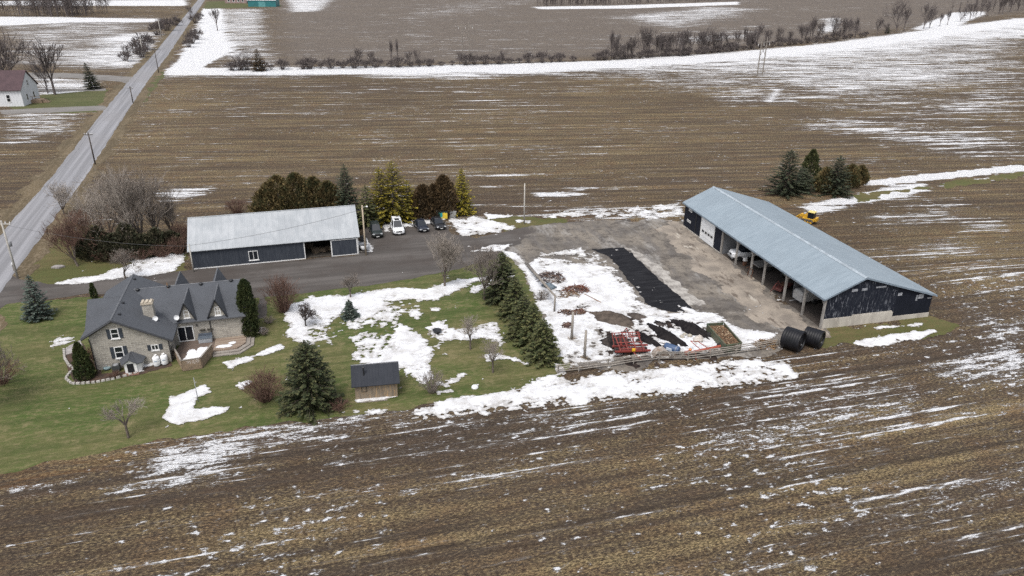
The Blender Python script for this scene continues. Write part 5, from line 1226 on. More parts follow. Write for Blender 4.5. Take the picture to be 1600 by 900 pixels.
def rocks(px, n, sz, c1, c2, lab, name='stone_pile', cat='stone pile', seed=1, spread=.9):
    random.seed(seed); p = Gv(*px); t = thing(name, lab, cat, (p.x, p.y, .05)); mt = paint('stones '+lab[:20], c1, c2, 2, .9, bump=.3)
    for k in range(n):
        a = random.uniform(0, 2*pi); d = spread*sqrt(random.random()); s = sz*random.uniform(.6,1.2)
        pr = [(s*.5,0),(s*.62,s*.25),(s*.5,s*.5),(s*.22,s*.68),(.01,s*.72)]
        m = MB().lathe(pr, (0,0,0), 9); m.v = [(x*random.uniform(.85,1.1)+d*cos(a), y*random.uniform(.7,1.1)+d*sin(a), z*random.uniform(.8,1.1)+max(0,.5-d)*sz*.5) for x,y,z in m.v]
        m.build('stone', mt, t, True)
rocks((1094,534), 7, .75, (.50,.47,.43), (.36,.31,.27), 'pale snow-dusted stone pile between the black heaps and the orange bar', seed=3, spread=.6)
rocks((1070,526), 5, .5, (.42,.40,.34), (.3,.27,.22), 'small pale stone pile between the two black heaps', seed=5, spread=.7)
def green_wagon():
    c = [Gv(x, y) for x, y in ((1103,519),(1129,517),(1157,549),(1133,553))]; o = (c[0]+c[1]+c[2]+c[3])/4
    t = thing('wagon_box', 'green steel wagon box heaped with dead leaves behind the rail fence', 'wagon box', (o.x, o.y, .05))
    q = [(p-o) for p in c]; MG = paint('worn green steel', (.06,.085,.05), (.10,.085,.055), 2, .7)
    for a, b in zip(q, q[1:]+q[:1]):
        ex = (b-a).normalized(); n = Vector((ex.y,-ex.x,0)); bars(MB(), a, ex, n, [(.05,(b-a).length-.05,.15,1.05)], -.06, .02).build('side_panel', MG, t)
        bars(MB(), a, ex, n, [(.0,(b-a).length,1.053,1.13)], -.08, .06).build('rim_rail', MG, t)
    MB().prism([(p.x*.93,p.y*.93) for p in q], 'z', .1, .2).build('floor', MG, t)
    random.seed(4); f = MB(); N = 900
    for k in range(N):
        u, v = random.random(), random.random(); p = q[0].lerp(q[1], u).lerp(q[3].lerp(q[2], u), v)*.93
        s = random.uniform(.05,.12); z = .85+.18*sin(u*pi)*sin(v*pi)+random.uniform(-.04,.06)
        M = Matrix.Rotation(random.uniform(0,6.3), 3, 'Z') @ Matrix.Rotation(random.uniform(-.7,.7), 3, 'X')
        f.add([Vector((p.x,p.y,z)) + M @ Vector(d) for d in ((-s,0,0),(0,-s*.5,0),(s,0,0),(0,s*.5,0))], [(0,1,2,3)])
    m = NT('dead leaves'); r = m.node('ShaderNodeNewGeometry').outputs['Random Per Island']
    mt = m.fin(m.mix(m.ramp(r, .75, .95), m.mix(r, (.06,.035,.02), (.24,.13,.06)), (.45,.36,.24)), .9)
    lv = link('leaf_litter', f.mesh('leaf_litter', False), mt, t)
    MB().prism([(p.x*.92,p.y*.92) for p in q], 'z', .21, .86).build('leaf_bulk', paint('leaf mould', (.09,.05,.028), (.16,.09,.05), 3, .95), t)
    for k in (0.25,.75):
        p = q[0].lerp(q[3], k); wheel(t, (p.x-.15,p.y,.32), .32, .2)
green_wagon()
def red_harrow():
    o = Gv(988,556); t = thing('red_harrow', 'red folded harrow with upright lattice wings and a yellow hydraulic block', 'harrow', (o.x, o.y, .05), .1)
    b = MB(); b.b2(-2.1,2.1,-.1,.1,.5,.66); b.b2(-2.1,2.1,1.2,1.4,.5,.66); b.build('tool_bar', M_RED, t)
    for x in (-1.4,-.5,.45,1.35):
        MB().path([(x,0,.66),(x-.45,1.9,2.0)], .065, 5).build('wing_rail', M_RED, t)
    for s in (.1,.45,.75,1.0): MB().tube((-1.55-.45*s,1.9*s,.66+1.34*s),(1.5-.45*s,1.9*s,.66+1.34*s),.06,.06,5).build('wing_bar', M_RED, t)
    m = MB(); m.path([(-1.0,1.3,.66),(-.9,2.4,1.4),(-.4,1.9,2.6),(.3,1.4,.66)], .06, 5); m.tube((-.9,2.4,1.4),(1.2,1.5,1.9),.05,.05,5); m.build('mast', M_RED, t)
    random.seed(7)
    for k in range(26):
        x = -2.0+k*.16; y = random.choice((0,1.3)); MB().path([(x,y,.5),(x+.04,y+.14,.25),(x,y-.05,.0)], .022, 4).build('tine', M_RUST, t)
    MB().b2(-.15,.25,-.28,-.1,.66,1.0).build('hydraulic_block', paint('yellow block', (.75,.42,.02), None, 3, .5), t, bevel=.04)
    for x in (-1.7, 1.6): wheel(t, (x,.7,.34), .34, .2, 'X')
    MB().b2(-1.9,1.9,.15,1.15,.30,.48).build('disc_gang', M_DRED, t, bevel=.03)
    for x in (-1.9,-1.1,-.3,.5,1.3): MB().tube((x,1.3,.66),(x-.1,2.3,1.9),.05,.05,5).build('rear_rail', M_RED, t)
    MB().tube((0,0,.55),(.6,-1.6,.25),.07,.07,6).build('drawbar', M_RED, t)
red_harrow()
def blue_tank():
    o = Gv(1049,553); t = thing('blue_tank', 'blue steel tank lying on its side behind the rail fence', 'tank', (o.x, o.y, .05), radians(-38))
    M = Matrix.Rotation(pi/2, 3, 'Y'); MB().lathe([(.1,-.95),(.38,-.9),(.45,-.78),(.45,.78),(.38,.9),(.1,.95)], (0,0,.72), 18, M).build('body', paint('blue tank paint', (.035,.07,.15), (.05,.085,.16), 2, .5), t, True)
    MB().lathe([(.455,-.03),(.455,.03)], (.6,0,.72), 18, M).build('band', M_STEEL, t); MB().b2(-.5,.2,-.5,-.44,.55,.9).build('label_plate', paint('pale plate', (.5,.55,.62), None, 3, .5), t)
    for x in (-.6,.6): MB().b2(x-.07,x+.07,-.4,.4,.0,.33).build('cradle', M_RUST, t)
    o = Gv(1032,556); t = thing('culvert_ring', 'rusty half-round culvert ring stood beside the blue tank', 'culvert pipe', (o.x, o.y, .03), radians(10))
    R = [[(cos(a)*r, y, sin(a)*r) for r, y in ((.95,-.5),(.95,.5),(.88,.5),(.88,-.5))] for a in np.linspace(0, pi, 19)]
    MB().loft(R).build('shell', paint('grey rusty culvert', (.36,.33,.30), (.17,.11,.07), 2, .7), t)
    MB().prism([(cos(a)*.87, sin(a)*.87) for a in np.linspace(0, pi, 15)], 'y', -.3, -.2).build('end_wall', paint('brown boards', (.14,.09,.06), None, 3, .9), t)
blue_tank()
def orange_bar():
    a, b = Gv(1073,560), Gv(1124,552); o = (a+b)/2; t = thing('orange_auger', 'faded orange-red grain auger with braces lying behind the rail fence', 'auger', (o.x, o.y, .05), atan2((b-a).y, (b-a).x)); L = (b-a).length
    MB().tube((-L/2,0,.62),(L/2,0,.9),.16,.16,10).build('tube', M_ORED, t); MB().b2(-L/2-.3,-L/2+.3,-.25,.25,.45,.85).build('hopper', M_ORED, t, bevel=.04)
    for x in (-L*.25, L*.2): m = MB(); m.tube((x,0,.7),(x-.2,-.55,0),.05,.05,5); m.tube((x,0,.7),(x+.1,.6,0),.05,.05,5); m.build('leg', M_ORED, t)
    m = MB(); m.path([(-.4,.1,.8),(-.9,1.6,1.2),(.2,1.7,.9),(.6,.1,.8)], .05, 5); m.build('brace', M_ORED, t)
    MB().lathe([(.16,0),(.2,.15),(.05,.3)], (-L*.38,.3,.75), 10).build('motor', paint('orange motor', (.6,.2,.05), None, 3, .5), t)
orange_bar()
def drum(px, r, L, rz, lab):
    o = Gv(*px); t = thing('ribbed_drum', lab, 'drum', (o.x, o.y), rz, 'black ribbed drums by the shed corner'); M = Matrix.Rotation(pi/2, 3, 'Y')
    pr = []; n = 7
    for k in range(n):
        x0 = -L/2 + k*L/n; x1 = x0 + L/n; pr += [(r*.982, x0), (r, x0+L/n*.25), (r, x1-L/n*.25), (r*.982, x1-.001)]
    MB().lathe([(r*.80,-L/2)] + pr + [(r*.80, L/2), (r*.76, L/2-.14), (r*.02, L/2-.16)], (0,0,r), 36, M).build('shell', paint('black ribbed plastic', (.004,.0045,.006), (.009,.009,.012), 1.5, .5, spec=.3), t, True).modifiers.new('es', 'EDGE_SPLIT').split_angle = radians(40)
    MB().lathe([(.02,0),(.11,0),(.09,.06),(.02,.07)], (L/2-.15,r*.2,r*.6), 12, M).build('outlet', M_STEEL, t)
    MB().lathe([(r*.35,0),(r*.35,.05),(r*.3,.06)], (L/2-.155,0,r), 24, M).build('hub_ring', M_GUTTER, t)
drum((1237,545), 1.28, 2.1, radians(-42), 'larger black ribbed plastic drum by the rail fence end')
drum((1269,540), 1.10, 2.0, radians(-40), 'smaller black ribbed plastic drum nearer the shed corner')
def rail_fence():
    pts = [Gv(*p) for p in ((872,584),(905,580),(950,574),(990,568),(1030,563),(1075,563),(1110,559),(1150,553),(1183,548),(1213,543))]
    o = pts[0]; t = thing('rail_fence', 'zigzag grey split rail fence along the bottom edge of the yard', 'fence', (o.x, o.y)); random.seed(9)
    for i, p in enumerate(pts):
        for k in (-.12, .12): MB().tube(p-o+Vector((k*.5,k,-.2)), p-o+Vector((k*.5+random.uniform(-.04,.04),k,1.15)), .055, .05, 6).build('post', M_GREYWOOD, t)
    for a, b in zip(pts[:-1], pts[1:]):
        for z in (.28,.58,.88,1.08):
            d = (b-a).normalized()*.25; MB().tube(a-o-d+Vector((0,random.uniform(-.05,.05),z+random.uniform(-.05,.05))), b-o+d+Vector((0,random.uniform(-.05,.05),z+random.uniform(-.05,.05))), .065, .05, 6).build('rail', M_GREYWOOD, t)
rail_fence()
def big_posts():
    for px, h, lab in (((893,531),3.7,'tall weathered timber post left of the gravel heaps'), ((913,561),3.65,'tall weathered timber post at the end of the rail fence')):
        o = Gv(*px); t = thing('timber_post', lab, 'post', (o.x, o.y), .3); MB().tube((0,0,-.2),(.05,.03,h),.17,.15,10).build('shaft', M_POLE, t, True)
        mb = MB(); random.seed(int(px[0]))
        for k in range(70):
            a = random.uniform(0,6.28); r = random.uniform(.1,.5); mb.tube((r*cos(a)*.5,r*sin(a)*.5,0),(r*cos(a)*1.2,r*sin(a)*1.2,random.uniform(.2,.55)),.012,.006,3)
        mb.build('dead_grass', paint('dead grass', (.28,.19,.10), None, 3, .9), t)
    o = Gv(866,488); t = thing('timber_post', 'timber post propping the long leaning log beside the spruces', 'post', (o.x, o.y)); MB().tube((0,0,-.2),(.05,0,2.5),.13,.11,8).build('shaft', M_POLE, t, True)
    a = Gv(821,413); t = thing('long_log', 'long grey log leaning from the ground onto the timber post beside the spruces', 'log', (a.x, a.y)); e = Vector((o.x-a.x, o.y-a.y, 2.35))
    MB().tube((0,0,.2), e, .17, .12, 8).build('trunk', M_POLE, t, True); MB().tube((.3,.2,.12), e*.98+Vector((.3,.1,-.3)), .11, .08, 8).build('side_pole', M_POLE, t, True)
    a, b = Gv(913,461), Gv(939,474); t = thing('plank', 'brown plank lying on the snow right of the red brush pile', 'plank', (a.x, a.y)); MB().tube((0,0,.14),(b-a)+Vector((0,0,.14)),.1,.09,4).build('beam', paint('brown beam', (.19,.12,.075), None, 3, .9), t)
    a, b = Gv(880,487), Gv(926,489); t = thing('plank', 'dark plank lying on the snow among the scattered wood scraps', 'plank', (a.x, a.y)); MB().tube((0,0,.1),(b-a)+Vector((0,0,.14)),.07,.06,4).build('beam', paint('dark beam', (.09,.06,.045), None, 3, .9), t)
big_posts()
def scrap(px, n, rx, ry, h, cols, lab, seed, name='brush_pile', cat='brush pile', Lr=(.5,1.5), thick=(.02,.07)):
    random.seed(seed); o = Gv(*px); t = thing(name, lab, cat, (o.x, o.y, .05)); mats = [paint('scrap %s %d' % (lab[:14], k), c, None, 3, .9) for k, c in enumerate(cols)]; mbs = [MB() for _ in cols]
    for k in range(n):
        a = random.uniform(0,6.28); d = sqrt(random.random()); x, y = rx*d*cos(a), ry*d*sin(a); z = h*(1-d*d)*random.uniform(.3,1)
        L = random.uniform(*Lr); th = random.uniform(0,6.28); ph = random.uniform(-.35,.5); v = Vector((cos(th)*cos(ph), sin(th)*cos(ph), sin(ph)))*L/2
        r = random.uniform(*thick); random.choice(mbs).tube(Vector((x,y,z+.06))-v*.6, Vector((x,y,z+.06))+v, r, r*.6, 5)
    for mb, mt, nm in zip(mbs, mats, ('sticks','sticks','sticks')):
        if mb.v: mb.build(nm, mt, t)
    return t
scrap((860,436), 170, 2.2, 1.9, .9, [(.10,.06,.05),(.17,.11,.08),(.05,.04,.04)], 'dark brush and scrap timber pile beside the leaning log', 1)
scrap((901,455), 170, 1.9, 1.2, .75, [(.15,.05,.03),(.10,.055,.04),(.22,.12,.08)], 'reddish brush pile on the snow left of the lying plank', 2)
scrap((890,463), 60, 1.5, 1.0, .3, [(.22,.15,.09),(.13,.09,.065)], 'low tan scrap heap just below the reddish brush pile', 3)
scrap((884,490), 45, 1.2, .9, .35, [(.13,.08,.055),(.08,.05,.04)], 'small brown log scatter near the spruces', 4, thick=(.05,.12), Lr=(.3,.7))
scrap((904,490), 50, .9, .8, .6, [(.10,.05,.04),(.15,.09,.06)], 'brown stump heap behind the tall timber post', 5, thick=(.06,.14), Lr=(.3,.7))
scrap((888,511), 45, .75, .6, .5, [(.09,.05,.042),(.13,.08,.06)], 'square brown wood stack left of the tall timber post', 6, thick=(.06,.12), Lr=(.4,.8))
scrap((1196,541), 140, 1.5, .9, .8, [(.30,.19,.10),(.22,.15,.09),(.12,.08,.05)], 'tan brush pile at the right end of the rail fence', 7)
def tarp():
    o = Gv(858,450); t = thing('blue_grey_sheet', 'crumpled blue-grey tarpaulin by the leaning log', 'tarpaulin', (o.x, o.y, .05), -.8); random.seed(12)
    N = 9; vs = [(-1+2*i/(N-1)+random.uniform(-.06,.06), -.6+1.2*j/(N-1)+random.uniform(-.05,.05), .25+.45*sin(pi*i/(N-1))*sin(pi*j/(N-1))+random.uniform(-.07,.07)) for j in range(N) for i in range(N)]
    fs = [(j*N+i, j*N+i+1, (j+1)*N+i+1, (j+1)*N+i) for j in range(N-1) for i in range(N-1)]
    ob = MB().add(vs, fs).build('sheet', paint('blue grey tarp', (.12,.155,.18), (.07,.09,.11), 2, .5), t, True); s = ob.modifiers.new('sol', 'SOLIDIFY'); s.thickness = .03
tarp()
def lawn_bits():
    o = Gv(683,521); t = thing('fire_bowl', 'black iron fire bowl on the lawn among the thin snow', 'fire pit', (o.x, o.y, .02))
    MB().lathe([(.35,.0),(.42,.03),(.30,.2),(.55,.42),(.58,.46),(.50,.45),(.25,.27),(.02,.25)], (0,0,0), 16).build('bowl', M_GUTTER, t, True)
    for k in range(7):
        a = k*.9; MB().box((1.0*cos(a), .8*sin(a), .09), (.4,.28,.22), a+.4, taper=.8).build('hearth_stone', paint('hearth stone', (.28,.26,.23), None, 3, .9), t)
    o = Gv(742,606); t = thing('snowball_heap', 'small round snow lump alone on the lower lawn', 'snow lump', (o.x, o.y, 0)); MB().lathe([(.36,-.02),(.38,.1),(.28,.26),(.1,.34),(.01,.35)], (0,0,0), 14).build('lump', paint('lump snow', (.8,.81,.83), None, 2, .8), t, True)
    for k, (px, lab) in enumerate((((125,421),'flat grey stone slab on the grass by the drive mouth'), ((213,579),'blue-grey hose reel in the mulch bed under the gable window'))):
        o = Gv(92,418) if k == 0 else Gv(163+5,577); t = thing('stone_slab' if k == 0 else 'hose_reel', lab, 'slab' if k == 0 else 'hose reel', (o.x, o.y, .03))
        if k == 0: MB().prism([(-.9,-.4),(.3,-.55),(.9,.1),(.2,.5),(-.7,.35)], 'z', 0, .22).build('slab', paint('grey slab', (.30,.28,.27), (.2,.18,.17), 2, .9), t)
        else:
            MB().lathe([(.2,0),(.38,.03),(.42,.14),(.38,.26),(.2,.28)], (0,0,.03), 16).build('hose', paint('blue grey hose', (.22,.30,.32), None, 3, .6), t, True); MB().b2(-.06,.06,-.06,.06,.03,.5).build('spindle', M_STEEL, t)
    o = Vector(hp(2.1,-.55)); t = thing('heat_pump', 'dark condenser unit against the gable beside the cellar entry', 'condenser', o, HO[1]); MB().b2(-.38,.38,-.35,.35,.05,.75).build('case', paint('dark grey case', (.05,.055,.055), None, 3, .6), t, bevel=.03); MB().lathe([(.28,0),(.28,.03),(.02,.05)], (0,0,.755), 16).build('fan_grille', M_STEEL, t)
    o = Gv(22,424); t = thing('mail_box', 'pale roadside mailbox on a short post at the drive mouth', 'mailbox', (o.x, o.y), -1.2); MB().b2(-.05,.05,-.05,.05,0,1.05).build('post', M_POLE, t); MB().loft([[(x,-.11,1.06),(x,-.11,1.2),(x,-.06,1.28),(x,.06,1.28),(x,.11,1.2),(x,.11,1.06)] for x in (-.28,.28)]).build('box', M_WHITE, t)
lawn_bits()

# ================================================================== TREES
def rot_perp(d):
    a = np.where(np.abs(d[:, 2:3]) < .9, np.array([[0,0,1.]]), np.array([[1.,0,0]]))
    s = np.cross(d, a); s /= np.linalg.norm(s, axis=1, keepdims=True) + 1e-9
    return s
def card_mesh(name, B, D, Ln, Wd, rng, roll=None, fold=0.25):
    """leaf sprays: folded diamonds from base B along D"""
    D = D/(np.linalg.norm(D, axis=1, keepdims=True)+1e-9); s = rot_perp(D); n = np.cross(D, s)
    a = rng.uniform(0, 2*pi, len(B)) if roll is None else roll
    s2 = s*np.cos(a)[:, None] + n*np.sin(a)[:, None]; n2 = np.cross(D, s2)
    L = Ln[:, None]; W = Wd[:, None]
    p0 = B; p1 = B + D*L*.5 + s2*W + n2*W*fold; p2 = B + D*L; p3 = B + D*L*.5 - s2*W + n2*W*fold
    V = np.stack([p0, p1, p2, p3], 1).reshape(-1, 3); F = np.arange(len(V)).reshape(-1, 4)
    return mesh_arrays(name, V, [F])
def tubes_mesh(name, segs, n=3):
    """segs array rows: p0(3) p1(3) r0 r1"""
    S_ = np.asarray(segs, float); p0, p1, r0, r1 = S_[:, :3], S_[:, 3:6], S_[:, 6], S_[:, 7]
    d = p1-p0; d /= np.linalg.norm(d, axis=1, keepdims=True)+1e-9; s = rot_perp(d); t = np.cross(d, s); V = []
    for P, R in ((p0, r0), (p1, r1)):
        for k in range(n):
            a = 2*pi*k/n; V.append(P + (s*cos(a) + t*sin(a))*R[:, None])
    V = np.stack(V, 1); m = len(S_); base = (np.arange(m)*2*n)[:, None]
    F = np.concatenate([base + np.array([[k, (k+1) % n, n+(k+1) % n, n+k]]) for k in range(n)])
    me = mesh_arrays(name, V.reshape(-1, 3), [F]); return me
def spruce_mesh(h, R, seed, droop=.12, dens=1.0, power=.85, ragged=.15):
    rng = np.random.default_rng(seed); B, D, Ln, Wd = [], [], [], []; br = []
    nw = int(h*3.0*dens)+6
    for i in range(nw):
        f = (i + rng.uniform(0, .6))/nw; z = h*(.035 + .945*f); r = R*(1-f)**power*rng.uniform(1-ragged, 1+ragged) + .12
        nb = int(rng.integers(6, 9)); a0 = rng.uniform(0, 6.28)
        for b in range(nb):
            a = a0 + 6.283*b/nb + rng.uniform(-.25, .25); rr = r*rng.uniform(.72, 1.1); up = -droop*(1-f) + .55*f**2
            p0 = np.array([0,0,z]); tip = np.array([cos(a)*rr, sin(a)*rr, z + rr*up]); br.append([*p0, *tip, .035*(1-f)+.012, .008])
            ns = max(2, int(rr/.19)); rad = np.array([cos(a), sin(a), 0]); tan = np.array([-sin(a), cos(a), 0])
            for k in range(ns):
                t = .18 + .82*(k + rng.uniform(0, .8))/ns; t = min(t, 1); p = p0 + (tip-p0)*t; p[2] -= .10*rr*sin(pi*t)*droop*4
                for sd_ in (-1, 1, 0):
                    dv = rad*.75 + tan*sd_*rng.uniform(.5, 1.0) + np.array([0,0,rng.uniform(-.45,.22)])
                    B.append(p); D.append(dv); l = rng.uniform(.26,.50)*(.6+.5*(1-f)); Ln.append(l); Wd.append(l*rng.uniform(.20,.34))
    for k in range(14):
        B.append([0,0,h*(.9+.1*k/14)]); a = rng.uniform(0,6.28); D.append([cos(a)*.5, sin(a)*.5, 1]); Ln.append(.3); Wd.append(.07)
    cm = card_mesh('foliage', np.array(B), np.array(D), np.array(Ln), np.array(Wd), rng, roll=rng.uniform(-.7, .7, len(B)))
    tm = tubes_mesh('trunk', [[0,0,-.1,0,0,h*.5,.03+h*.018,.02+h*.010],[0,0,h*.5,0,0,h*.98,.02+h*.010,.02]], 8)
    bm_ = tubes_mesh('branches', br, 3)
    return tm, bm_, cm
def cedar_mesh(h, R, seed, prof, n=2600, size=.34, out=.45):
    rng = np.random.default_rng(seed); f = rng.uniform(0, 1, n)**.9; a = rng.uniform(0, 6.283, n)
    rr = np.interp(f, [p[0] for p in prof], [p[1] for p in prof])*R
    lump = .42 + 1.1*fbm(a*1.6+seed, f*h*1.1, seed, 4, .7); rad = rr*lump*np.sqrt(rng.uniform(.45, 1, n))
    B = np.stack([np.cos(a)*rad, np.sin(a)*rad, f*h*.97], 1)
    D = np.stack([np.cos(a)*out, np.sin(a)*out, np.full(n, .9)], 1) + rng.normal(0, .28, (n, 3))
    Ln = rng.uniform(.6, 1.3, n)*size; cm = card_mesh('foliage', B, D, Ln, Ln*rng.uniform(.22, .38, n), rng)
    tm = tubes_mesh('trunk', [[0,0,-.1,0,0,h*.8,.04+h*.015,.02]], 7)
    return tm, None, cm
def bare_mesh(h, seed, spread=.55, levels=5, trunk=.30, nb=3, upright=.35, rmin=.013, lean=(0,0), wig=.16, kids=(3,4), start=.0):
    rng = np.random.default_rng(seed); T, W = [], []
    def grow(p, d, L, r, lv):
        ns = 3; q = p.copy(); dd = d.copy(); pts = []
        for k in range(ns):
            dd = dd + rng.normal(0, wig, 3)*.6 + np.array([0,0,upright*.12]); dd /= np.linalg.norm(dd); e = q + dd*L/ns
            ra, rb = r*(1-.5*k/ns), r*(1-.5*(k+1)/ns); (T if lv <= 1 else W).append([*q, *e, max(ra, rmin), max(rb, rmin)]); pts.append((e, dd.copy())); q = e
        if lv >= levels: return
        n = int(rng.integers(kids[0], kids[1]+1))
        for k in range(n):
            i = int(rng.integers(0, 3)) if k else 2; e, bd = pts[i]; s = rot_perp(bd[None])[0]; t = np.cross(bd, s); a = rng.uniform(0, 6.283); sp = spread*rng.uniform(.6, 1.25)
            nd = bd*cos(sp) + (s*cos(a) + t*sin(a))*sin(sp); nd[2] += upright*.35; nd /= np.linalg.norm(nd)
            grow(e, nd, L*rng.uniform(.50, .90), r*.5, lv+1)
    d0 = np.array([lean[0], lean[1], 1.]); d0 /= np.linalg.norm(d0)
    r0 = .05 + h*.014; p1 = d0*h*trunk; T.append([0,0,-.1,*p1, r0*1.15, r0*.85])
    for k in range(nb+1):
        a = rng.uniform(0, 6.283); sp = spread*rng.uniform(.35, 1) if k else .1
        d = d0 + np.array([cos(a), sin(a), 0])*sp*1.1; d /= np.linalg.norm(d); grow(p1*rng.uniform(.8,1.0), d, h*(1-trunk)*.34, r0*.62, 1)
    Z = max(max(s[2], s[5]) for s in T+W); k = h/Z
    f = lambda L: np.array(L)*np.array([k]*6 + [1, 1])
    return tubes_mesh('trunk', f(T), 6), tubes_mesh('crown', f(W), 3), None
def shrub_mesh(h, R, seed, n=70, tw=5, rmin=.012):
    rng = np.random.default_rng(seed); T, W = [], []
    for k in range(n):
        a = rng.uniform(0, 6.283); s = sqrt(rng.uniform(0, 1)); b = np.array([cos(a), sin(a), 0])*s*R*.25
        e = np.array([cos(a)*R*s, sin(a)*R*s, h*sqrt(max(.05, 1-.7*s*s))*rng.uniform(.75, 1.05)]); m = (b+e)/2 + rng.normal(0, .06, 3); m[2] += h*.08
        T.append([*b, *m, .03, .02]); T.append([*m, *e, .02, .012])
        for j in range(tw):
            t = rng.uniform(.3, 1); p = m + (e-m)*t; d = (e-b)/np.linalg.norm(e-b) + rng.normal(0, .55, 3); L = rng.uniform(.15,.4)*h*.55
            W.append([*p, *(p + d*L), rmin, rmin*.7])
            q = p + d*L*.6
            for i in range(2): W.append([*q, *(q + (d + rng.normal(0, .6, 3))*L*.5), rmin*.9, rmin*.6])
    return tubes_mesh('stems', T, 4), tubes_mesh('crown', W, 3), None

M_BARK = paint('grey brown bark', (.13,.105,.085), (.08,.065,.055), 2, .95)
M_TWIG = paint('pale bare twigs', (.34,.30,.26), (.24,.205,.175), 1, .95); M_TWIGD = paint('grey brown twigs', (.21,.18,.155), (.15,.125,.105), 1, .95)
M_TWIGR = paint('reddish twigs', (.15,.085,.06), (.11,.065,.05), 1, .95); M_TWIGV = paint('dark far twigs', (.125,.105,.10), (.085,.07,.066), .3, .95)
F_SPR = foliage('spruce needles', (.034,.046,.020), (.055,.066,.028), (.115,.112,.048)); F_BLUE = foliage('blue spruce needles', (.050,.070,.058), (.068,.088,.072), (.105,.12,.10))
F_YEL = foliage('yellow green needles', (.10,.095,.018), (.20,.165,.02), (.36,.27,.025)); F_DRK = foliage('dark needles', (.030,.042,.025), (.046,.056,.032), (.08,.085,.043))
F_CED = foliage('bronze cedar', (.052,.056,.024), (.105,.078,.034), (.17,.12,.05), .6); F_ARB = foliage('arborvitae green', (.026,.040,.014), (.040,.050,.016), (.06,.066,.022))
F_OLV = foliage('olive spruce needles', (.042,.054,.021), (.070,.078,.030), (.13,.125,.05)); F_THK = foliage('thicket cedar', (.032,.038,.020), (.060,.056,.032), (.10,.082,.052), .7); F_BRZ = foliage('brown cedar foliage', (.050,.036,.02), (.085,.056,.028), (.11,.07,.03))
def tree(name, meshes, mats, base, lab, cat='tree', h=None, h0=None, rz=0.0, group=None, lean=None, wide=1.0):
    b = Gv(*base) if not isinstance(base, Vector) else base
    t = thing(name, lab, cat, (b.x, b.y), rz, group); s = (h/h0) if h else 1.0; t.scale = (s*wide, s*wide, s)
    if lean: t.rotation_euler = (lean[0], lean[1], rz)
    tm, bm_, cm = meshes
    if cat == 'shrub': link('stems', tm, mats[0], t); link('crown', bm_, mats[1], t)
    else:
        link('trunk', tm, mats[0], t)
        if cm is not None:
            if bm_ is not None: link('branches', bm_, mats[0], t)
            link('crown', cm, mats[1], t)
        else: link('crown', bm_, mats[1], t)
    return t
# --- spruces
H = height_of
SP = [spruce_mesh(6, 1.9, s, .16) for s in (1, 2, 3)]
def spruce(base, top, lab, v=0, mat=F_SPR, wide=1.0, group=None, rz=0.0, name='spruce_tree', lean=None):
    me = SP[v]; 
    return tree(name, me, (M_BARK, mat), base, lab, 'tree', H(base, top), 6.0, rz, group, lean, wide)
def own(me, mat):  # same shape, other needles
    return (me[0], me[1].copy() if me[1] else None, me[2].copy())
tree('spruce_tree', spruce_mesh(5.6, 1.85, 11, .2), (M_BARK, F_BLUE), (62,497), 'blue-green spruce alone on the lawn by the drive', h=H((62,497),(57,431)), h0=5.6)
tree('spruce_tree', spruce_mesh(7.4, 3.25, 12, .20, 1.9, .62, .07), (M_BARK, F_SPR), (487,634), 'broad dark spruce next to the grey plank shed', h=H((487,632),(478,532)), h0=7.4)
tree('spruce_tree', spruce_mesh(2.4, .95, 13, .1, 1.8), (M_BARK, F_BLUE), (547,497), 'little blue spruce in the middle of the lawn snow', h=H((547,497),(547,470)), h0=2.4)
ROW = 'row of spruces between lawn and yard'
for (b, tp, lab, v, w, rz) in (((785,468),(794,394),'farthest and tallest spruce of the row between lawn and yard',0,1.25,.3), ((806,494),(815,436),'second farthest spruce of the row between lawn and yard',1,1.45,1.2),
                       ((818,528),(823,463),'middle spruce of the row between lawn and yard',2,1.3,2.0), ((832,540),(835,474),'second nearest spruce of the row, close behind the nearest',0,1.1,3.3), ((848,562),(850,499),'nearest spruce of the row, by the rail fence end',1,1.25,4.4)):
    h = H(b, tp); tree('spruce_tree', spruce_mesh(h, h*.33*w, 20+v+int(b[0]), .16, 1.5, .66, .16), (M_BARK, F_OLV if b[1] > 490 else F_SPR), b, lab, rz=rz, group=ROW)
# --- behind the long shed
def conifer(b, tp, R, seed, mat, lab, name='pine_tree', droop=.05, dens=.8, power=.6, ragged=.4, group='conifers behind the shed and cars'):
    h = H(b, tp); return tree(name, spruce_mesh(h, R, seed, droop, dens, power, ragged), (M_BARK, mat), b, lab, group=group)
conifer((545,350), (543,257), 3.0, 31, F_DRK, 'tall dark green spruce behind the right end of the pale-roofed shed', 'spruce_tree', .12, 1.0, .7, .25)
conifer((597,346), (593,262), 3.2, 32, F_YEL, 'yellow-green pine behind the dark green estate car')
conifer((617,344), (614,252), 3.4, 33, F_YEL, 'tallest yellow-green pine behind the white vehicle')
conifer((638,340), (636,282), 2.6, 34, F_YEL, 'lower yellow-green pine at the right flank of the tall pines')
conifer((575,352), (574,290), 2.4, 35, F_OLV, 'olive pine between the dark spruce and the yellow-green pines')
conifer((722,333), (716,264), 2.4, 36, F_YEL, 'bright yellow spruce behind the pale grey bin', 'spruce_tree', .12, 1.0, .75, .3)
PC = [(0,.75),(.15,1),(.5,.85),(.8,.5),(1,.08)]; PR = [(0,.85),(.3,1),(.55,.9),(.8,.6),(.93,.3),(1,.05)]
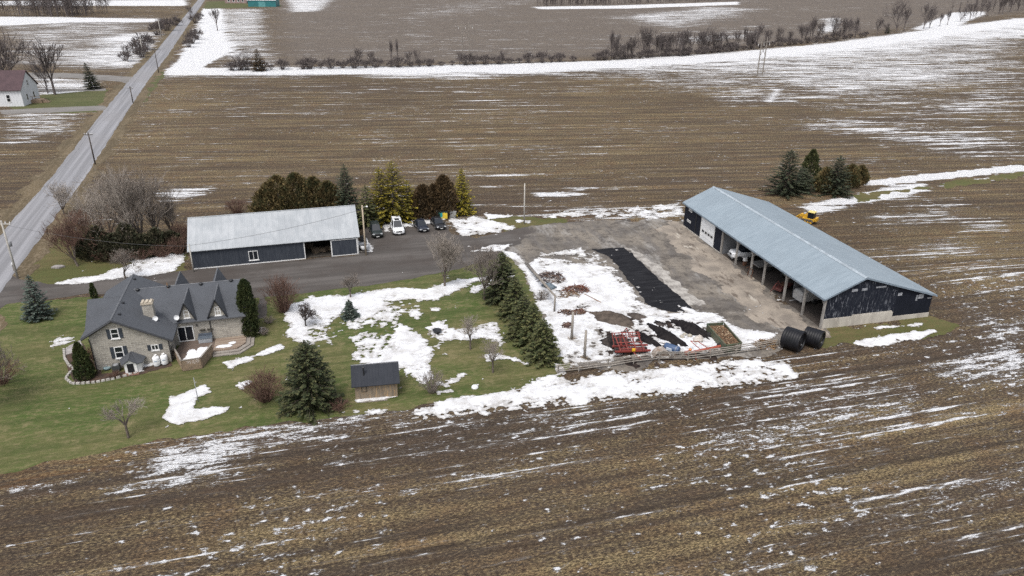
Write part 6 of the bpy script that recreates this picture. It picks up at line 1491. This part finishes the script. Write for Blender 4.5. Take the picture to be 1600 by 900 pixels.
for k, (b, tp, R, mat, lab) in enumerate((((422,348),(420,290),2.4,F_CED,'leftmost bronze cedar behind the pale-roofed shed'),((440,348),(437,271),2.6,F_CED,'bronze cedar second from the left behind the pale-roofed shed'),((468,348),(468,274),2.6,F_CED,'bronze cedar in the middle behind the pale-roofed shed'),
        ((495,348),(497,274),2.6,F_CED,'bronze cedar fourth from the left behind the pale-roofed shed'),((516,348),(516,278),2.2,F_CED,'bronze cedar next to the tall dark green spruce'),
        ((662,340),(660,294),1.8,F_BRZ,'low brown cedar between the tall pines and the skip'),((680,338),(678,288),1.8,F_BRZ,'brown cedar left of the tallest brown one above the skip'),((694,336),(692,274),1.9,F_BRZ,'tallest brown cedar, above the skip'))):
    h = H(b, tp)*(1.0, .96, 1.05, .97, .93, 1.1, 1.0, 1.0)[k]; R *= 1.3; tree('cedar_tree', cedar_mesh(h, R, 40+k, PR if k % 3 else PC, 4200, .46, .6), (M_BARK, mat), b, lab, group='conifers behind the shed and cars', rz=k*1.3)
# --- right of the open shed
for k, (b, tp, R, mat, lab, pr) in enumerate((((1226,304),(1229,234),3.8,F_DRK,'largest dark juniper behind the open shed',PC),((1250,300),(1248,262),2.6,F_DRK,'low dark juniper at the foot of the largest one',PR),((1262,290),(1263,234),1.9,F_OLV,'narrow olive juniper right behind the largest one',PC),
        ((1303,303),(1311,243),2.9,F_DRK,'dark juniper standing over the pale track',PC),((1287,300),(1287,262),2.0,F_CED,'bronze juniper on the left flank of the dark one over the track',PR),((1326,292),(1324,258),2.0,F_CED,'bronze juniper bush on the right flank of the dark one over the track',PR),((1342,286),(1343,260),1.7,F_CED,'outermost bronze juniper bush beside the pale track',PR))):
    h = H(b, tp); tree('juniper_tree', spruce_mesh(h, R, 60+k, .02, 1.0, .62 if pr is PC else .45, .45) if R > 2.2 else cedar_mesh(h, R, 60+k, pr, 2400, .46), (M_BARK, mat), b, lab, group='junipers behind the open shed', rz=k*.9)
# --- clipped columns by the house
CC = [(0,.8),(.1,1),(.55,.85),(.85,.45),(1,.05)]
tree('arborvitae', cedar_mesh(7.4, 1.05, 81, [(0,.9),(.1,1),(.7,.85),(.92,.5),(1,.1)], 5200, .30, .25), (M_BARK, F_ARB), (393,524), 'tall dark arborvitae column at the right gable of the stone house')
tree('arborvitae', cedar_mesh(4.4, 1.0, 82, CC, 3600, .26, .25), (M_BARK, F_ARB), (134,591), 'arborvitae column at the left corner of the stone gable')
tree('arborvitae', cedar_mesh(2.2, .42, 83, CC, 900, .22, .25), (M_BARK, F_ARB), (148,466), 'small arborvitae beside the drive behind the stone house')
tree('arborvitae', cedar_mesh(2.0, .55, 84, CC, 900, .22, .25), (M_BARK, F_CED), (143,586), 'short bronze arborvitae in the mulch bed by the gable corner')
# --- bare trees near the house
tree('bare_tree', bare_mesh(8.2, 101, .52, 6, .20, 7, .75, .014, kids=(3,4)), (M_BARK, M_TWIG), (695,448), 'pale upright bare tree on the lawn edge below the black sedan')
tree('bare_tree', bare_mesh(7.6, 102, .70, 6, .25, 6, .5, .012, kids=(3,4)), (M_BARK, M_TWIGD), (757,468), 'grey spreading bare tree left of the spruce row')
tree('bare_tree', bare_mesh(3.6, 103, .60, 5, .30, 4, .3, .014), (M_BARK, M_TWIGD), (548,466), 'slim bare tree at the drive edge behind the little blue spruce')
tree('bare_tree', bare_mesh(3.3, 104, .85, 5, .28, 5, .15, .018), (paint('dark bark', (.05,.04,.035), None, 2, .9), paint('dark crooked twigs', (.065,.05,.045), None, 1, .9)), (478,511), 'low dark crooked bare tree standing in the lawn snow')
tree('bare_tree', bare_mesh(4.6, 105, .6, 5, .32, 4, .35, .010), (M_BARK, M_TWIG), (735,546), 'thin bare sapling in the snow strip of the lower lawn')
tree('bare_tree', bare_mesh(4.6, 106, .6, 5, .32, 4, .35, .010), (M_BARK, M_TWIG), (770,582), 'thin bare sapling nearest the rail fence on the lower lawn')
tree('bare_tree', bare_mesh(4.5, 107, .6, 5, .34, 4, .35, .011), (M_BARK, M_TWIG), (201,684), 'thin bare sapling at the lawn edge below the stone gable')
tree('bare_tree', bare_mesh(5.0, 108, .75, 5, .28, 4, .3, .014), (M_BARK, M_TWIGD), (197,440), 'bare spreading tree behind the left wing of the stone house')
tree('bare_tree', bare_mesh(9.5, 109, .6, 6, .25, 5, .4, .013), (M_BARK, M_TWIGD), (-22,640), 'grey bare tree cut by the left edge of the photo', )
# --- shrubs
for k, (b, h, R, mat, lab, n) in enumerate((((443,487),4.2,2.1,M_TWIGR,'large reddish bare shrub by the drive behind the house',120),((415,626),2.9,2.0,M_TWIGR,'round reddish-grey bare shrub left of the broad spruce',120),((411,523),.9,.75,M_TWIGD,'small round brown shrub near the tall arborvitae',60),
        ((675,613),2.1,1.5,M_TWIGD,'low bare shrub with red stems right of the plank shed',50),((530,640),1.0,1.3,M_TWIGR,'low brown bramble between the broad spruce and the plank shed',60),((421,505),.8,.9,M_TWIGD,'low brown shrub beside the flagstone walk by the drive',40),((845,470),1.3,1.0,M_TWIGD,'pale weedy shrub between the spruce row and the leaning log',40),
        ((372,335),2.6,2.0,M_TWIGR,'dark red shrub showing above the left half of the pale shed roof',90),((180,590),.7,.6,M_TWIGR,'small red shrub in the mulch bed under the gable',40),((272,560),.8,.6,M_TWIGD,'brown shrub at the left end of the wooden deck',40),
        ((3,600),2.4,2.2,M_TWIGR,'reddish bare shrub cut by the left edge of the photo',70),((150,562),1.5,.9,M_TWIGR,'pinkish twiggy shrub behind the arborvitae at the gable corner',60))):
    tree('bare_shrub', shrub_mesh(h, R, 120+k, n), (mat, mat), b, lab, 'shrub')
# --- thicket at the road side
TH = 'trees of the roadside thicket'
for k, (b, tp, lean, sp, mat, lab) in enumerate((((225,385),(207,262),(-.05,0),.42,M_TWIG,'tallest pale bare tree in the middle of the roadside thicket'),((175,388),(150,292),(-.15,0),.6,M_TWIG,'spreading grey bare tree in the roadside thicket'),((205,392),(186,270),(-.1,.1),.45,M_TWIGD,'bare tree left of the tallest one in the roadside thicket'),
        ((246,380),(240,272),(.02,0),.45,M_TWIGD,'upright bare tree right of the tallest one in the roadside thicket'),((122,416),(80,344),(-.35,.1),.4,M_TWIGR,'leaning reddish tree at the left end of the roadside thicket'),((150,398),(120,330),(-.2,0),.7,M_TWIGR,'low wide reddish tree behind the leaning one'),
        ((268,370),(262,300),(.05,.1),.55,M_TWIGD,'small bare tree at the right end of the roadside thicket'),((190,360),(165,280),(-.1,.1),.6,M_TWIG,'pale bare tree at the back of the roadside thicket'),((100,335),(88,288),(0,0),.7,M_TWIG,'small pale bare tree on the verge by the road'))):
    h = min(14, 1.12*H(b, tp)); tree('bare_tree', bare_mesh(h, 140+k, sp+.1, 6, .14, 6, .45, .014, lean, kids=(3,3)), (M_BARK, mat), b, lab, group=TH)
for k, (b, h, R) in enumerate((((140,402),3.6,1.9),((160,404),4.4,2.2),((182,404),4.2,2.2),((204,403),4.6,2.2),((226,400),4.0,2.1),((248,396),3.8,2.0),((270,392),3.4,1.9))):
    tree('cedar_bush', cedar_mesh(h*(.8,1.15,.9,1.2,.85,1.05,.9)[k], R, 160+k, PC if k % 2 else PR, 1700, .42, .6), (M_BARK, F_THK), b, 'dark %s cedar bush at the foot of the roadside thicket' % ('leftmost','second','third','middle','fifth','sixth','rightmost')[k], 'tree', group='cedar bushes of the thicket', rz=k)
for k, (b, h, R) in enumerate((((115,380),3.0,2.4),((135,392),2.6,2.2),((255,402),2.0,1.8),((280,398),2.6,1.6),((284,380),3.0,1.8),((125,350),2.2,2.2),((165,408),1.8,1.6),((195,409),1.6,1.8),((222,406),1.7,1.6))):
    tree('bare_shrub', shrub_mesh(h, R, 170+k, 80), (M_TWIGR, M_TWIGR), b, ('red-brown shrub under the leaning tree','red-brown shrub in front of the leaning tree','brown shrub between the cedar bushes and the drive snow','red-brown shrub at the shed end of the thicket','dark shrub behind the left shed corner','brown shrub by the road behind the leaning tree','low twiggy shrub before the left cedar bushes','low twiggy shrub before the middle cedar bushes','low twiggy shrub before the right cedar bushes')[k], 'shrub', group='shrubs of the thicket')

# --- far fence lines: shared shapes, one tree each
FAR = [bare_mesh(10, 200+k, sp, 5, tr, 4, up, .032, kids=(3,3)) for k, (sp, tr, up) in enumerate(((.55,.12,.5),(.35,.25,.9),(.75,.10,.3),(.5,.25,.5),(.65,.08,.4)))]
FSH = [shrub_mesh(3, 2.2, 210+k, 55, 4, .05) for k in range(2)]
random.seed(77)
GRP = 'bare trees along the far fence line'
def far_tree(b, hpx, v=None, lab='dark bare tree in the far fence line between the fields', wide=None, mat=M_TWIGV, group=GRP):
    h = H(b, (b[0], b[1]-hpx)); v = random.randrange(5) if v is None else v
    t = tree('bare_tree', FAR[v], (M_TWIGV, mat), b, lab, 'tree', h, 10.0, random.uniform(0, 6), group, None, wide or random.uniform(.75, 1.1)); return t
far_tree((612,104),44,1,'tall thin poplar in the far fence line left of the left pylon',.5); far_tree((622,104),46,1,'tall thin poplar beside the other poplar left of the left pylon',.4)
far_tree((955,92),48,1,'dark ivy-clad tree at the left end of the right fence line',.6); far_tree((560,104),34,0,'rounded bare tree in the fence line beside the two thin poplars',1.0)
for b, hp_ in (((582,104),28),((640,104),26),((650,104),28),((670,104),12),((490,104),11),((515,104),14),((472,104),16),((735,101),20),((718,101),22),((785,100),22),((975,91),24),((988,90),32),((1003,89),50),((1012,89),46),((1028,88),34),((1040,87),40),((1056,86),38),((1066,85),44),((1078,84),30),((1092,83),38),((1104,82),34),((1118,80),44),((1135,78),30),((1150,77),34),((1168,75),28),((1182,74),42),((1200,72),30),((1215,71),34),((1235,69),24),((1252,68),34),((1268,66),42),((1280,65),36),((1300,63),46),((1318,61),34),((1335,60),22),((1370,55),30),((1385,53),20),((1400,50),52),((1412,49),40),((1443,45),46),((1452,44),36),((1468,41),22),((1480,39),24),((1500,34),28),((1515,31),30),((1540,26),24),((1560,22),36),((1566,21),34),((1578,19),30),((1590,17),36),((1600,15),34),((1612,13),30)):
    far_tree(b, hp_)
for k in range(46):
    x = random.uniform(950, 1340); y = float(np.interp(x, [360,640,900,1080,1300,1400], [110,104.5,96,86,64,51])) + random.uniform(-3, 1.5); far_tree((x, y), random.uniform(14, 40), random.choice((0,1,3,4)), wide=random.uniform(.45,1.0))
tree('fir_tree', spruce_mesh(10, 4.2, 221, .1, .8, .7, .3), (M_BARK, F_BRZ), (405,111), 'dark brown conifer at the left end of the far fence line', h=H((405,111),(405,76)), h0=10)
far_tree((378,110), 34, 2, 'bushy bare tree left of the dark brown conifer in the far fence line', 1.3)
tree('fir_tree', spruce_mesh(10, 4.0, 222, .1, .8, .7, .3), (M_BARK, F_DRK), (1386,52), 'small dark fir in the right fence line', h=H((1386,52),(1386,39)), h0=10)
tree('fir_tree', spruce_mesh(9, 2.6, 223, .12, 1.0, .8, .25), (M_BARK, F_DRK), (146,139), 'dark fir on the lawn of the white farmhouse', h=H((146,139),(120,97)), h0=9, lean=(0,-.12))
for b, hp_, v, lab in (((200,97),32,0,'dark spreading bare tree at the side road corner'),((86,148),95,3,'large bare tree right of the white farmhouse'),((14,148),110,0,'large bare tree cut by the left edge beside the white farmhouse'),((75,146),55,4,'smaller bare tree behind the white farmhouse'),
                  ((340,48),38,1,'thin bare tree on the snow right of the country road'),((298,28),22,0,'bare tree on the left road verge near the top'),((170,2+8),18,2,'bare bush left of the road at the top')):
    far_tree(b, hp_, v, lab, 1.0, group=None)
for k, (b, h) in enumerate((((215,85),6.0),((227,78),6.5),((222,90),4.5),((246,55),6),((262,48),6.5),((255,44),5.0),((275,40),5),((300,68),5),((296,74),4),((308,62),5),((306,36),5),((312,30),4),((195,95),3.5),((170,0),5))):
    tree('bare_shrub', FSH[k % 2], (M_TWIGV, M_TWIGV), b, 'dark bare bush on the verge of the country road', 'shrub', h, 3.0, k*1.1, 'bushes along the country road')
for k, x in enumerate(list(range(360,440,13)) + list(range(470,900,17)) + list(range(935,1360,11))):
    y = np.interp(x, [360,640,900,1080,1300,1400], [110,104.5,96,86,64,51]); tree('bare_shrub', FSH[k % 2], (M_TWIGV, M_TWIGR if k % 3 else M_TWIGV), (x+random.uniform(-4,4), y), 'low dark scrub bush in the far fence line', 'shrub', random.uniform(1.6,4.2), 3.0, k, 'scrub bushes along the far fence line', wide=random.uniform(.9,1.5))
def woods(name, pts, n, hh, lab, seed):
    rng = np.random.default_rng(seed); P = [Gv(*p) for p in pts]; seg = []
    for k in range(n):
        i = rng.integers(0, len(P)-1); b = P[i].lerp(P[i+1], rng.uniform()); x, y = b.x + rng.normal(0, 4), b.y + rng.uniform(0, 45); h = hh*rng.uniform(.6, 1.15)
        seg.append([x,y,0,x+rng.normal(0,.5),y,h*.55,.22,.14])
        for j in range(26):
            z = h*rng.uniform(.25, .9); a = rng.uniform(0, 6.28); r = h*rng.uniform(.10,.26); seg.append([x,y,z,x+r*cos(a),y+r*sin(a),z+r*rng.uniform(.3,1.3),.10,.05])
    tag(link(name, tubes_mesh(name, seg, 3), M_TWIGV), lab, kind='stuff')
woods('distant_woodland', [(848,10),(960,8),(1160,1)], 260, 13, 'dark strip of bare woodland at the top of the photo', 5)
woods('distant_woodland', [(-20,26),(60,27),(122,26)], 170, 15, 'dark strip of bare woodland beyond the field at the far left', 6)
woods('distant_woodland', [(1530,28),(1580,19),(1640,8)], 60, 12, 'bare woodland at the far right end of the fence line', 7)
